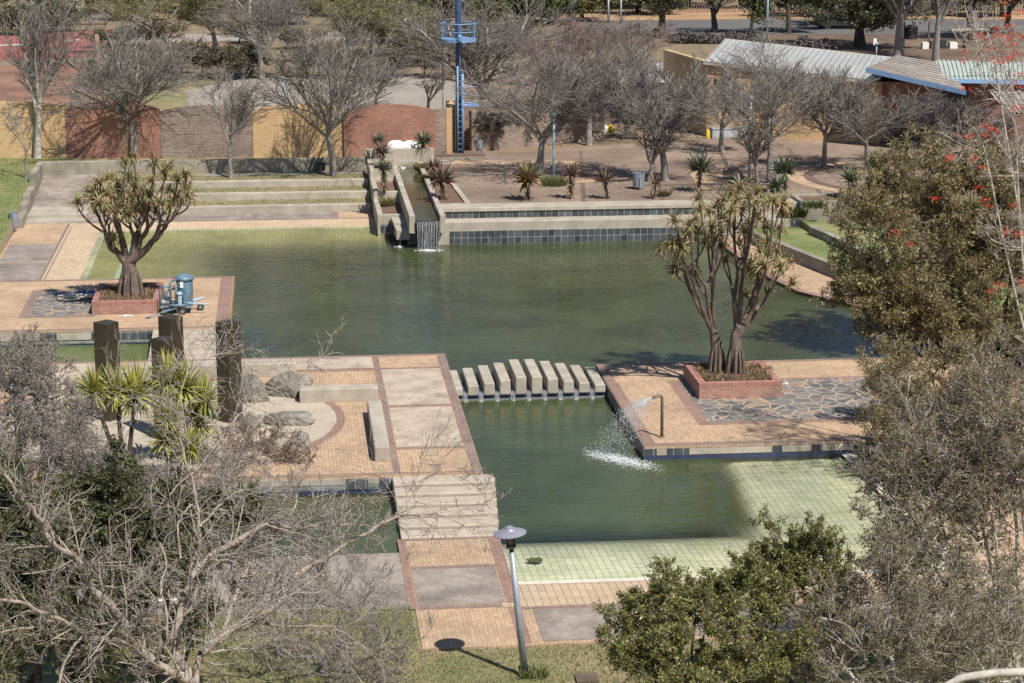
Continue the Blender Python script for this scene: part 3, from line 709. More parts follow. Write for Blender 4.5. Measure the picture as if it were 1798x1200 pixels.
# planter box at right of the wall
pb = empty('concrete_planter', (24.5, 98.5, .5), 'rectangular weathered concrete planter box at the right end of the tiled pool wall', 'planter')
x0, y0 = P(1405, 392, .5); x1 = P(1528, 388, .5)[0]
part(MB().box(x0, x1, y0, y0+.2, .3, 1.5).box(x0, x1, y0+2.0, y0+2.2, .3, 1.5).box(x0, x0+.2, y0+.2, y0+2.0, .3, 1.5).box(x1-.2, x1, y0+.2, y0+2, .3, 1.5), 'box_wall', concrete_dk, pb, .02)
part(MB().box(x0+.2, x1-.2, y0+.2, y0+2.0, .6, 1.4), 'soil', soil, pb)
PBX = (x0, x1, y0)
# ---- the water channel
ch = empty('water_channel', (6.2, 97, 0), 'raised concrete water channel ending in a spout over the upper pool', 'water channel')
mb = MB()
mb.box(5.42, 5.68, 96.4, 112.5, .62, 1.42).box(6.78, 7.02, 96.4, 112.5, .62, 1.42)
part(mb, 'side_wall', concrete, ch, .02)
part(MB().box(5.68, 6.78, 96.55, 112.5, .70, .95), 'channel_bed', concrete_dk, ch)
part(MB().box(5.5, 6.95, 98.2, 112.5, -1.0, .62), 'pier', concrete_dk, ch)
o = part(MB().box(5.69, 6.77, 96.5, 112.45, .96, 1.17), 'channel_water', water_ch, ch)
me = o.data; a = me.attributes.new('murk', 'FLOAT', 'POINT'); a.data.foreach_set('value', [.93]*len(me.vertices))
part(MB().box(5.70, 6.76, 96.3, 96.54, .84, 1.175), 'spout_lip', dark_m, ch, .01)
o = MB().box(4.15, 7.7, 113.6, 114.0, .5, TE+.75).build('head_wall', concrete, bevel=.03); tag(o, 'square concrete head wall closing the upper end of the water channel', 'wall')
struct(MB().box(4.6, 7.4, 112.5, 113.6, -.5, TE+.1).build('channel_head_ledge', concrete_dk))
# waterfall from the channel
rng = random.Random(5)
wf = empty('waterfall', (6.2, 96.2, WU), 'thin strands of water falling from the channel spout into the upper pool', 'waterfall')
mb = MB()
for i in range(15):
    x = 5.78+i*.068+rng.uniform(-.015, .015); r = rng.uniform(.003, .007); y = 96.27
    top = 1.16
    pts = []
    for k in range(9):
        t = k/8; pts.append((x+rng.uniform(-.006, .006), y-.22*math.sqrt(t), top-(top-WU)*t))
    mb.tube(pts, [r*rng.uniform(.5, 1.3) for _ in pts], 4)
part(mb, 'strand', foam_m, wf)
mb = MB()
for i in range(300):
    t = rng.random(); x = 5.78+.068*rng.randrange(15)+rng.gauss(0,.012); z = WU+(1.16-WU)*(1-t); y = 96.27-.22*math.sqrt(t)+rng.gauss(0, .03); s_ = rng.uniform(.005, .012)
    mb.tube([(x, y, z), (x, y, z-s_*2.6)], s_*.6, 3)
part(mb, 'droplets', foam_m, wf)['kind'] = 'stuff'
mb = MB()
def splash(mb, rng, cx, cy, z, rx, ry, n, h=.05, s0=.01, s1=.03):
    for i in range(n):
        a = rng.uniform(0, 2*PI); r = abs(rng.gauss(0, .5)); x = cx+rx*r*math.cos(a); y = cy+ry*r*math.sin(a); s_ = rng.uniform(s0, s1); hh = z+rng.random()**3*h
        mb.prism([(x-s_, y-s_*.7), (x+s_, y-s_*.8), (x+s_*.9, y+s_), (x-s_*.7, y+s_*.8)], hh, hh+s_*.8)
splash(mb, rng, 6.25, 96.05, WU, .60, .25, 330, .05, .006, .022)
part(mb, 'foam', foam_m, wf)['kind'] = 'stuff'
mb = MB(); _c2 = P(707, 297, 1.17); splash(mb, rng, _c2[0], _c2[1], 1.17, .16, .14, 60, .10, .01, .03); part(mb, 'bubbling_inlet', foam_m, ch)['kind'] = 'stuff'
# stepped planters left of the channel
sp = [(110.2, 112.3, 1.62, 1.42), (106.0, 109.0, 1.22, 1.0), (101.4, 104.2, .82, .66)]
pbx = empty('stepped_planter', (4.8, 101, 0), 'concrete planter stepping down in three boxes along the left side of the channel', 'planter')
ylim = [(108.6, 112.5, 1.62), (104.6, 108.6, 1.2), (100.4, 104.6, .80)]
for i, (a, b, z) in enumerate(ylim):
    part(MB().box(4.2, 4.45, a, b, -.5, z).box(4.45, 5.42, a, a+.22, -.5, z).box(4.45, 5.42, b-.2, b, -.5, z), 'box_wall', concrete, pbx, .02)
    part(MB().box(4.45, 5.42, a+.22, b-.2, -.2, z-.14), 'soil', soil, pbx)
part(MB().box(4.35, 5.3, 100.36, 100.4, -.02, .34), 'slate_band', tile_dark, pbx)
bo = empty('small_spout', (5.2, 99, 0), 'small stacked concrete block spout with a trickle, left of the main spout', 'spout')
part(MB().prism([(4.85, 98.6), (5.42, 98.6), (5.42, 100.3), (4.8, 100.3)], .55, .72).prism([(4.9, 97.3), (5.5, 97.3), (5.4, 98.6), (4.86, 98.6)], .18, .62), 'block', concrete, bo, .02)
part(MB().tube([(5.05, 97.28, .28), (5.05, 97.15, .1), (5.05, 97.1, WU)], [.015, .012, .01], 5), 'trickle', foam_m, bo)
mb = MB(); splash(mb, rng, 5.05, 97.05, WU, .22, .12, 90); part(mb, 'foam', foam_m, bo)['kind'] = 'stuff'
mb = MB().box(5.45, 6.9, 97.6, 97.9, -1.2, .62).box(6.05, 6.25, 97.0, 97.6, -1.2, .62); tag(mb.build('channel_support', tile_dark), 'dark tiled support below the channel spout', 'support')
# right planter beside the channel
rp = empty('channel_planter', (7.4, 104, TE), 'long narrow planter with a slanting kerb at the right side of the channel', 'planter')
part(MB().prism([(7.02, 99.76), (8.45, 99.76), (8.45, 99.95), (7.02, 99.95)], .9, TE+.16).prism([(8.2, 99.85), (8.45, 99.85), (8.2, 106), (7.95, 106)], .9, TE+.16), 'kerb', concrete, rp, .02)
part(MB().prism([(7.02, 99.85), (8.2, 99.85), (7.95, 106), (7.6, 112.5), (7.02, 112.5)], .9, TE+.08), 'soil', soil, rp)
# ---- bench walls on the deck
def bench(x0, x1, y0, y1, lab):
    tag(MB().box(x0, x1, y0, y1, DK-.02, DK+.45).build('concrete_bench', concrete, bevel=.035), lab, 'bench', 'concrete bench walls on the deck')
bench(-5.0, .25, 72.78, 73.5, 'longest concrete bench wall, behind the dark columns at the edge of the upper pool')
bench(.32, 2.84, 69.1, 69.65, 'concrete bench wall running left to right behind the flat rock, rust stained at one end')
bench(2.42, 2.86, 62.1, 67.5, 'concrete bench wall running towards the viewer along the brown brick strip')
# ---- stepping blocks
blk = [(790, 814, 647, 688, 0.02), (814, 841, 641, 688, .10), (840, 870, 636, 688, .16), (867, 899, 631, 687, .24), (894, 928, 625, 687, .34), (921, 954, 624, 686, .40), (948, 982, 629, 686, .34), (975, 1009, 633, 685, .24), (1001, 1037, 637, 684, .13), (1028, 1063, 642, 679, .03)]
ordn = ['low stepping block half hidden against the left deck', 'second stepping block from the left deck', 'third stepping block from the left deck', 'fourth stepping block from the left deck', 'fifth stepping block, left neighbour of the tallest one', 'tallest stepping block at the crown of the row', 'stepping block just right of the tallest one', 'third stepping block from the right platform', 'second stepping block from the right platform', 'lowest stepping block against the right platform']
x = 5.30
for i, (a, b, t_, bt, h) in enumerate(blk):
    xa = 5.33+i*.527; xb = xa+.36
    y0_, y1_ = 70.72, 73.25
    hh = [.0, .07, .15, .23, .33, .33, .25, .16, .08, .0][i]
    base = -.22
    mb = MB(); mb.prism([(xa, y0_), (xb, y0_), (xb, y1_), (xa, y1_)], base, PR+.06+hh)
    o = mb.build('stepping_block', concrete, bevel=.04); tag(o, ordn[i]+', pale concrete between the two pools', 'stepping block', 'stepping blocks of the arched crossing')
struct(MB().box(5.3, 10.6, 70.85, 73.7, -1.4, -.13).build('weir', tile_blue))
struct(MB().box(5.3, 10.6, 70.80, 70.85, -1.4, -.35).build('weir_edge', tile_small))
for i in range(9):
    xa = 5.33+i*.527+.36; cx = xa+.085
    mb = MB()
    for k in range(5):
        xx = cx+(k-2)*.03; mb.tube([(xx, 70.95, -.11), (xx, 70.8, -.13), (xx, 70.74, -.22), (xx+rng.gauss(0, .01), 70.7, WL)], [.002, .0035, .004, .003], 4)
    splash(mb, rng, cx, 70.64, WL, .09, .06, 26, .03, .004, .011)
    tag(mb.build('small_waterfall', foam_m), 'small spill of water in the %s gap of the stepping blocks counted from the left' % ['first', 'second', 'third', 'fourth', 'fifth', 'sixth', 'seventh', 'eighth', 'ninth'][i], 'waterfall', 'spills between the stepping blocks')
# ---- dark columns
cols = [((193, 742), 3.1, 'leftmost dark mosaic column'), ((305, 727), 3.05, 'dark mosaic column behind the shortest one'), ((294, 776), 3.1, 'nearest dark mosaic column, its top lowest in the group'), ((405, 745), 3.15, 'rightmost dark mosaic column beside the rocks')]
for (q, h, lab) in cols:
    p = P(q[0], q[1]-6, DK)
    o = MB().rbox((0, 0, h/2), (.555, .555, h), 0).build('fountain_column', col_m, bevel=.02, loc=(p[0], p[1], DK)); o.rotation_euler.z = PI/4+.02
    tag(o, lab+' standing on the round paving', 'column', 'dark mosaic columns of the dry fountain')
# ---- rocks
def rock(px, py, sx, sy, sz, seed, label, z=DK, rz=0):
    rng = random.Random(seed); import bmesh
    bm = bmesh.new(); bmesh.ops.create_icosphere(bm, subdivisions=4, radius=1)
    pl = [(unit((rng.gauss(0, 1), rng.gauss(0, 1), rng.gauss(0, .8))), rng.uniform(.55, .9)) for _ in range(17)]
    for v in bm.verts:
        d = v.co.normalized(); r = 1.0
        for n_, k in pl:
            dt = d.x*n_[0]+d.y*n_[1]+d.z*n_[2]
            if dt > 0: r = min(r, k/dt)
        r *= .94; r += .03*math.sin(7*d.x+seed)+.025*math.sin(11*d.y+d.z*5)+.018*math.sin(23*d.x+17*d.z+seed*3)+.012*math.sin(41*d.y-29*d.x)
        v.co = Vector((d.x*r*sx, d.y*r*sy, max(-.3, d.z*r)*sz))
    me = bpy.data.meshes.new('boulder'); bm.to_mesh(me); bm.free()
    p = P(px, py, z); o = link('boulder', me, rock_m, None, (p[0], p[1], z+sz*.2)); o.rotation_euler.z = rz
    tag(o, label, 'rock', 'grey boulders on the deck')
rock(445, 702, .66, .8, .75, 1, 'rounded grey boulder right of the rightmost dark column')
rock(510, 692, .95, .7, .62, 2, 'dark angular boulder behind the bench wall with the rusty end', rz=.3)
rock(512, 742, .98, .75, .42, 3, 'broad flat grey boulder on the pale round paving', rz=-.1)
rock(520, 790, .55, .6, .5, 4, 'upright grey boulder among the dry brown twigs')
rock(440, 752, .5, .5, .42, 5, 'small dark boulder at the foot of the rightmost column')
rock(148, 690, .62, .6, .65, 6, 'rounded grey boulder left of the leftmost dark column')
rock(408, 762, .28, .3, .3, 8, 'smallest dark stone touching the base of the rightmost column')
# ---- brick planters
def planter(x0, x1, y0, y1, z, h, lab):
    e = empty('brick_planter', ((x0+x1)/2, (y0+y1)/2, z), lab, 'planter')
    t = .24
    def ring(mb, z0, z1, o_=0):
        mb.box(x0-o_, x1+o_, y0-o_, y0+t, z0, z1).box(x0-o_, x1+o_, y1-t, y1+o_, z0, z1).box(x0-o_, x0+t, y0+t, y1-t, z0, z1).box(x1-t, x1+o_, y0+t, y1-t, z0, z1); return mb
    part(ring(MB(), z, z+h-.11), 'brick_wall', planter_brick, e); part(ring(MB(), z+h-.11, z+h, .004), 'brick_cap', planter_cap, e)
    part(MB().box(x0+t, x1-t, y0+t, y1-t, z, z+h-.08), 'soil', soil, e)
planter(13.2, 15.92, 68.7, 71.6, PR, .52, 'low red brick planter around the right aloe tree')
planter(-7.22, -4.75, 81.8, 85.3, PL, .5, 'low red brick planter around the left aloe tree')
# ---- shower pipe and splash
sx, sy = 11.22, 64.26
fp = empty('water_spout_pipe', (sx, sy, PR), 'bent brown metal pipe squirting water into the lower pool', 'water spout')
part(MB().tube([(sx, sy, PR), (sx, sy, 1.22), (sx-.05, sy-.0, 1.30), (sx-.14, sy-.03, 1.31), (sx-.32, sy-.1, 1.27)], [.05, .05, .05, .05, .045], 12).lathe([(.11, 0), (.11, .02), (.06, .03)], (sx, sy, PR), 12), 'pipe', rust_m, fp, smooth=True)
jt = empty('water_jet', (sx-1.2, sy-.4, WL), 'jet of clear water breaking into spray and landing as white foam in the lower pool', 'water jet')
mb = MB(); rng = random.Random(9)
def jet(t, k): # ballistic path
    v = k; return (sx-.32-v*t, sy-.1-v*.32*t, 1.26+.25*t-4.9*t*t)
for k in range(5):
    v = rng.uniform(1.3, 1.8); pts = [jet(.05*i, v) for i in range(6)]; mb.tube(pts, [.018, .016, .014, .012, .010, .006], 5)
part(mb, 'stream', fall_m, jt, smooth=True)
mb = MB()
for i in range(3200):
    t = rng.uniform(.12, .60); v = rng.uniform(.9, 3.4)
    p = jet(t, v); p = (p[0]+rng.gauss(0, .05+.15*t), p[1]+rng.gauss(0, .10+.35*t), p[2]+rng.gauss(0, .05+.1*t)); s_ = rng.uniform(.003, .010)
    if p[2] < WL: continue
    mb.tube([p, (p[0]-.8*s_, p[1], p[2]-s_*3.6)], s_*.6, 3)
part(mb, 'droplets', foam_m, jt)['kind'] = 'stuff'
mb = MB()
for i in range(2400):
    t = rng.gauss(.5, .24)
    if not 0 < t < 1: continue
    a = P(1025, 797, WL); b = P(1160, 824, WL)
    x = a[0]+(b[0]-a[0])*t+rng.gauss(0, .05); y = a[1]+(b[1]-a[1])*t+rng.gauss(0, .24); s_ = rng.uniform(.003, .013); hh = WL+rng.random()**3*.14
    mb.prism([(x-s_, y-s_*.7), (x+s_, y-s_*.8), (x+s_*.9, y+s_), (x-s_*.7, y+s_*.8)], hh, hh+s_*.8)
part(mb, 'foam', foam_m, jt)['kind'] = 'stuff'
# algae clump
def clump(px, py, sx_, sy_, seed, z, mat, name, lab, cat):
    r = random.Random(seed); p = P(px, py, z); pts = []
    for i in range(22):
        a = 2*PI*i/22; k = r.uniform(.7, 1.1); pts.append((p[0]+sx_*k*math.cos(a), p[1]+sy_*k*math.sin(a)))
    tag(MB().prism(pts, z-.02, z+.008).build(name, mat), lab, cat)
clump(940, 983, .22, .20, 3, WL, plain('algae', (.07, .085, .03), .3, 9), 'algae_clump', 'small dark floating clump of algae near the lamp in the lower pool', 'algae')
clump(1249, 999, .07, .08, 4, WL, dark_m, 'floating_debris', 'small dark piece of debris at the shallow edge of the lower pool', 'debris')
struct(MB().rbox((*P(1030, 1193, -.35), -.33), (.5, .5, .08)).build('drain_cover', wood))

# ================================================================== STRUCTURES BEHIND
# ---- boundary wall of five brick panels
bw = empty('boundary_wall', (-5, 117, TE), 'long brick boundary wall of yellow, red and brown panels with gently arched tops', 'wall')
def wpanel(xa, xb, mat, h0, h1, lab, arch=True, yb=277.5):
    A = P(xa, yb, TE); B = P(xb, yb+(-1 if xa > 300 else 0), TE); n = 14
    prof = [(0, TE-.3), (1, TE-.3)]
    for i in range(n+1):
        t = 1-i/n; prof.append((t, TE+h0+(h1-h0)*math.sin(PI*t)**.8 if arch else TE+h0))
    mb = MB().vprism(A, B, prof, .24)
    o = part(mb, 'wall_panel', mat, bw); o['label'] = lab
wpanel(-140, 117, wall_yel, 2.75, 2.95, 'yellow brick panel at the far left')
wpanel(117.6, 282.6, wall_red, 2.55, 2.95, 'dark red brick panel')
wpanel(283.2, 444.6, wall_brn, 2.42, 2.75, 'mottled brown brick panel')
wpanel(445.2, 604.6, wall_yel, 2.5, 2.8, 'yellow brick panel')
wpanel(605.2, 765, wall_red, 2.45, 2.8, 'clean red brick panel behind the channel')
A = P(765, 276, TE); B = P(783, 275.5, TE)
part(MB().vprism(A, B, [(0, TE-.2), (1, TE-.2), (1, TE+2.5), (0, TE+2.5)], .3), 'pier', wall_brn, bw)
# gateway behind the tower: yellow reveals, dark opening, brown wall running on
gw = empty('brick_gateway', (10, 117.5, TE), 'yellow brick gateway with a dark opening behind the blue mast', 'gateway')
a = P(784, 274, TE); b = P(790, 273, TE)
part(MB().box(a[0], b[0]+.1, a[1], a[1]+.3, TE-.2, TE+2.5), 'jamb', wall_yel, gw)
part(MB().box(b[0]+.0, b[0]+.35, a[1]+.8, a[1]+3, TE-.2, TE+2.55), 'jamb', wall_yel, gw)
a2 = P(800, 272, TE); b2 = P(852, 268, TE)
part(MB().vprism((a2[0], a2[1]+2.2), (b2[0]+.6, b2[1]+1.2), [(0, TE-.2), (1, TE-.2), (1, TE+2.6), (0, TE+2.6)], .25), 'back_wall', wall_brn, gw)
part(MB().vprism((b2[0]-.7, b2[1]+.3), (b2[0]+7, b2[1]+4), [(0, TE-.2), (1, TE-.2), (1, TE+2.2), (0, TE+2.2)], .25), 'side_wall', wall_brn, gw)
struct(MB().box(*sorted((P(765, 274, TE)[0], P(850, 272, TE)[0])), 115.7, 117.2, TE-.1, TE+.10).build('brick_plinth', plaza_br))
# red garden wall receding at far left
rw = empty('garden_wall', (-13, 150, TE), 'dark red brick wall running away behind the left end of the boundary wall', 'wall')
A = P(176, 196, TE); B = P(168, 108, TE)
part(MB().prism([A, (A[0]+.3, A[1]), (B[0]+.3, B[1]), B], TE-.3, TE+2.0), 'wall_panel', wall_red, rw)
C_ = (A[0]-1.9, A[1])
part(MB().prism([C_, A, (A[0], A[1]+.3), (C_[0], C_[1]+.3)], TE-.3, TE+2.0), 'wall_panel', wall_brn, rw)
# ---- blue mast with round platform
mx, my = P(806, 271, TE)
tw_ = empty('blue_mast', (mx, my, TE), 'tall blue steel mast with a round railed platform and a ladder', 'mast')
k = 33.0
part(MB().tube([(mx, my, TE), (mx, my, TE+15)], .17, 14), 'mast_pole', bluedk_m, tw_, smooth=True)
hp = 5.95; R_ = .93
part(MB().lathe([(R_, hp), (R_, hp+.16), (.2, hp+.17)], (mx, my, TE), 28), 'platform', blue_m, tw_)
mb = MB()
for hh, rr_ in ((hp+.95, .028), (hp+.52, .024)):
    mb.tube([(mx+R_*math.cos(2*PI*i/28), my+R_*math.sin(2*PI*i/28), TE+hh) for i in range(29)], rr_, 6, cap=False)
part(mb, 'handrail', blue_m, tw_, smooth=True)
for i in range(6):
    a = -PI/2+.0+2*PI*i/6
    part(MB().tube([(mx+R_*math.cos(a), my+R_*math.sin(a), TE+hp+.1), (mx+R_*math.cos(a), my+R_*math.sin(a), TE+hp+.95)], .025, 6), 'rail_post', blue_m, tw_)
mb = MB()
mb.tube([(mx-.09, my-.42, TE), (mx-.09, my-.42, TE+4.7)], .05, 8).tube([(mx+.17, my-.45, TE), (mx+.17, my-.45, TE+4.3)], .065, 8)
mb.tube([(mx+.04, my-.36, TE+4.2), (mx+.04, my-.36, TE+hp+.2)], .03, 6)
for i in range(15): mb.tube([(mx-.09, my-.43, TE+.3+i*.3), (mx+.17, my-.43, TE+.3+i*.3)], .018, 5)
part(mb, 'ladder', blue_m, tw_, smooth=True)
mb = MB()
for z in (2.55, 3.1, 3.45, 2.65): mb.tube([(mx+.2, my-.3, TE+z+.1), (mx+.95, my-.3, TE+z+.15)], .03, 6)
mb.rbox((mx+.62, my-.3, TE+2.62), (.8, .5, .06))
part(mb, 'side_bracket', blue_m, tw_)
part(MB().lathe([(.12, hp+.1), (.14, hp+.35), (.06, hp+.42)], (mx, my-.95, TE), 12), 'lamp_housing', blue_m, tw_)
qx, qy = P(778, 268, TE)
part(MB().tube([(qx, qy, TE), (qx, qy, TE+hp+.6)], .035, 8), 'side_pole', steel, tw_)
# ---- lamp posts and poles standing about
def post(px, py, top, r, mat, lab, head=True, z=TE, grp='slim posts around the park', cat='lamp post', name='lamp_post'):
    x, y = P(px, py, z); e = empty(name, (x, y, z), lab, cat, grp)
    scale = 3900/math.hypot(y, 18)
    h = (py-top)/scale*1.03
    part(MB().tube([(x, y, z), (x, y, z+h)], r, 8), 'post', mat, e, smooth=True)
    if head: part(MB().lathe([(.05, h-.1), (.16, h-.05), (.17, h+.02), (.04, h+.12)], (x, y, z), 12), 'lamp_head', mat, e)
post(972, 320, 205, .055, pale_blue, 'pale blue grey post on the plaza right of the big yellow green aloe')
post(1315, 322, 175, .06, steel, 'dark grey blue post between the two bare plaza trees at right')
post(497, 193, 140, .05, pale_blue, 'short pale blue post behind the second yellow wall panel')
post(188, 187, 105, .06, pale_blue, 'pale blue post behind the dark red wall panel')
post(1346, 88, -60, .085, pale_blue, 'tall pale blue pole in front of the dense evergreen tree', head=False)
post(1068, 42, -5, .09, steel, 'grey lamp post by the road, left one of a close pair')
post(1090, 42, -5, .09, steel, 'mottled grey pole by the road, right one of a close pair', head=False)
post(235, 38, -20, .08, pale_blue, 'thin pale post beside the yellow green tree at top left')
post(1538, 112, 78, .05, steel, 'short post with a small sign left of the brown roof')
x, y = P(1536, 85, TE+1); s_ = MB().box(x-.25, x-.02, P(1538, 112, TE)[1]-.05, P(1538, 112, TE)[1]-.02, TE+1.35, TE+1.85).build('notice_board', white_m); s_.location.x = 0
tag(s_, 'tiny pale notice on the short post near the brown roof', 'sign')
s_.location = (P(1538, 112, TE)[0]-x, 0, 0)
# ---- bins
def drum(px, py, r, h, z, lab, mat=bin_m):
    x, y = P(px, py, z); e = empty('litter_bin', (x, y, z), lab, 'bin', 'drum litter bins')
    part(MB().lathe([(r*.86, .12), (r*.9, .14), (r, h-.05), (r*1.04, h-.04), (r*1.04, h), (r*.93, h), (r*.88, .3)], (x, y, z), 18), 'drum', mat, e, smooth=False)
    part(MB().tube([(x+.02, y-r-.03, z), (x+.02, y-r-.03, z+h*.75)], .022, 6).tube([(x, y+r*.5, z), (x, y+r*.5, z+.2)], .03, 6), 'post', steel, e)
drum(25, 403, .22, .78, .1, 'grey drum litter bin on the green lawn at far left')
drum(765, 273, .33, .85, TE, 'grey drum litter bin in front of the red brick panel by the mast')
drum(1121, 333, .30, .82, TE, 'grey blue drum litter bin on the plaza between two aloes')
drum(563, 304, .26, .52, TE-.25, 'dark squat bin at the foot of the terrace wall', dark_m)
drum(1302, 246, .22, .75, TE, 'white bin beside the yellow brick building', white_m)
drum(841, 266, .2, .6, TE, 'small bin beside the yellow bag near the mast')
# white moulded tub behind the head wall
e = empty('white_tub', (6.9, 115.4, TE), 'white moulded plastic shell with two rounded humps behind the channel head wall', 'plastic shell')
def dome(mb, c, r, k=18):
    prof = [(math.cos(a)**.7, math.sin(a)**.7) for a in [i*PI/2/7 for i in range(8)]]
    b = len(mb.v)
    for cr, cz in prof:
        for j in range(k):
            a = 2*PI*j/k; mb.v.append((c[0]+r[0]*max(cr, .01)*math.cos(a), c[1]+r[1]*max(cr, .01)*math.sin(a), c[2]+r[2]*cz))
    for i in range(7):
        for j in range(k): mb.f.append([b+i*k+j, b+i*k+(j+1) % k, b+(i+1)*k+(j+1) % k, b+(i+1)*k+j])
    return mb
c = PY(692, 262, 114.6)
part(dome(MB(), (c[0]+.1, 114.7, TE+.2), (.58, .45, .86)), 'hump', white_m, e, smooth=True)
part(dome(MB(), (c[0]+.86, 114.7, TE+.2), (.56, .45, .84)), 'hump', white_m, e, smooth=True)
# heaps of bags and gear
def heap(px, py, items, lab, name, cat, z=TE):
    x, y = P(px, py, z); e = empty(name, (x, y, z), lab, cat)
    for (dx, dz, rx, rz, mat, pn) in items:
        part(dome(MB(), (x+dx, y, z+dz), (rx, rx*.7, rz), 12).lathe([(rx*.7, 0), (rx*.9, .02)], (x+dx, y, z+dz-.02), 10), pn, mat, e)
heap(848, 262, [(-.45, .35, .16, .5, yellow_m, 'yellow_bag'), (.1, .45, .28, .42, grey_pl, 'grey_bag'), (.15, 0, .35, .3, sand, 'sack')], 'yellow and grey bags on a cart near the blue mast', 'bag_pile', 'bags')
heap(1052, 238, [(-.35, .05, .45, .35, grey_pl, 'tarpaulin'), (.25, .2, .3, .42, white_m, 'white_bag'), (.62, .15, .25, .45, yellow_m, 'yellow_bag')], 'heap of white, grey and yellow sacks under the bare trees', 'sack_heap', 'sacks')
heap(1243, 243, [(0, 0, .12, .5, yellow_m, 'cover')], 'small yellow cover left of the grey box by the building', 'yellow_cover', 'cover')
x, y = P(1277, 243, TE)
e = empty('grey_skip', (x, y, TE), 'long grey plastic box with a lid against the yellow building', 'container')
part(MB().box(x-.85, x+.85, y, y+.7, TE, TE+.45), 'box', grey_pl, e, .03); part(MB().box(x-.88, x+.88, y-.02, y+.72, TE+.452, TE+.56), 'lid', bin_m, e, .03)
# ---- yellow brick building with white roof
bd = empty('brick_building', (27, 119, TE), 'long yellow brick building with a white sheet roof behind the bare trees', 'building')
S0 = P(1545, 252, TE); S1 = P(1240, 240, TE); S2 = (S1[0]-1.2, S1[1]+7.5)
hR, hL = 3.35, 4.15
def wq(A, B, z0, z1, z2): return [(0, z0), (1, z0), (1, z2), (0, z1)]
part(MB().vprism(S1, S0, [(0, TE-.2), (1, TE-.2), (1, TE+hR), (0, TE+hL)], .3), 'wall', wall_yel, bd)
part(MB().vprism(S2, S1, [(0, TE-.2), (1, TE-.2), (1, TE+hL), (0, TE+hL)], .3), 'wall', wall_yel, bd)
dR = Vector((S0[0]-S1[0], S0[1]-S1[1])).normalized(); nR = Vector((-dR.y, dR.x))
def on(t, off, z, A=S1, B=S0): return (A[0]+(B[0]-A[0])*t+nR.x*off, A[1]+(B[1]-A[1])*t+nR.y*off, z)
L_ = (Vector(S0[:2])-Vector(S1[:2])).length
mb = MB(); nrib = 60
rows = []
for i in range(nrib+1):
    t = -.02+i/nrib*1.0; zz = .05 if i % 2 else 0
    za = TE+hL+(hR-hL)*t; rows.append((on(t, -.25, za+.05+zz), on(t, 5.6, za+.75+zz)))
for i in range(nrib): mb.poly([rows[i][0], rows[i+1][0], rows[i+1][1], rows[i][1]])
part(mb, 'roof', roof_white, bd)
part(MB().poly([on(-.02, -.24, TE+hL-.1), on(.985, -.24, TE+hR-.12), on(.985, -.24, TE+hR+.05), on(-.02, -.24, TE+hL+.05)]), 'gutter', concrete, bd)
part(MB().poly([on(-.02, 5.6, TE+hL+.7), on(.985, 5.6, TE+hR+.7), on(.985, 5.7, TE+hR+.82), on(-.02, 5.7, TE+hL+.82)]), 'ridge_board', concrete, bd)
for t, z in ((.04, 2.9), (.105, 2.9), (.58, 1.75), (.66, 1.75), (.76, 1.7)):
    a = on(t, -.03, 0); b = on(t+.02, -.03, 0)
    f = part(MB().vprism(a, b, [(0, TE+z), (1, TE+z), (1, TE+z+.36), (0, TE+z+.36)], .06), 'window', dark_m, bd)
    g = MB().vprism(on(t+.003, -.04, 0), on(t+.017, -.04, 0), [(0, TE+z+.05), (1, TE+z+.05), (1, TE+z+.31), (0, TE+z+.31)], .02).build('pane', glass_dk); g.parent = f
a = on(.545, -.05, 0); b = on(.575, -.05, 0)
part(MB().vprism(on(.27, -.05, 0), on(.285, -.05, 0), [(0, TE+1.7), (1, TE+1.7), (1, TE+2.3), (0, TE+2.3)], .05), 'red_sign', red_m, bd)
# lower left wing with pale roof
lb = empty('low_shed', (19, 128, TE), 'low dark shed with a pale ragged roof behind bare trees, left of the yellow building', 'shed')
A = PY(1030, 205, 128); B = PY(1160, 200, 128)
part(MB().box(A[0], B[0]+.6, 128, 131.5, TE-.1, TE+2.3), 'wall', wall_brn, lb)
mb = MB()
for i in range(26):
    xa = A[0]-.3+(B[0]-A[0]+1.3)*i/26; xb = A[0]-.3+(B[0]-A[0]+1.3)*(i+1)/26; zz = .05 if i % 2 else 0
    mb.poly([(xa, 127.7, TE+2.4+zz), (xb, 127.7, TE+2.4+(.05-zz)), (xb, 132, TE+3.1+(.05-zz)), (xa, 132, TE+3.1+zz)])
part(mb, 'roof', roof_white, lb)
# ---- red building with blue trimmed roofs
rb = empty('red_brick_building', (36, 119, TE), 'red brick building with blue trimmed sheet roofs at upper right', 'building')
A = P(1546, 252, TE); B = P(1760, 262, TE)
part(MB().vprism((A[0]+.05, A[1]+.2), (B[0]+3, B[1]-.5), [(0, TE-.2), (1, TE-.2), (1, TE+3.35), (0, TE+3.35)], .3), 'wall', wall_red, rb)
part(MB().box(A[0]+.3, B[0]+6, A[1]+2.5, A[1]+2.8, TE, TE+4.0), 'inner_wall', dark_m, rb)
def slab_roof(c, mat, rib, n, name='roof', th=.06):
    """c: 4 corners a,b,c,d ; ribs run a->b, repeated towards d,c"""
    mb = MB(); a, b, c_, d = [Vector(q) for q in c]
    for i in range(n):
        t0 = i/n; t1 = (i+1)/n; up = Vector((0, 0, rib if i % 2 else 0))
        p = [a.lerp(d, t0)+up, b.lerp(c_, t0)+up, b.lerp(c_, t1)+up, a.lerp(d, t1)+up]
        mb.poly(p)
        q0 = a.lerp(d, t1); q1 = b.lerp(c_, t1); mb.poly([q0, q1, q1+Vector((0, 0, rib)), q0+Vector((0, 0, rib))])
    mb.poly([a-Vector((0, 0, th)), d-Vector((0, 0, th)), c_-Vector((0, 0, th)), b-Vector((0, 0, th))])
    return part(mb, name, mat, rb)
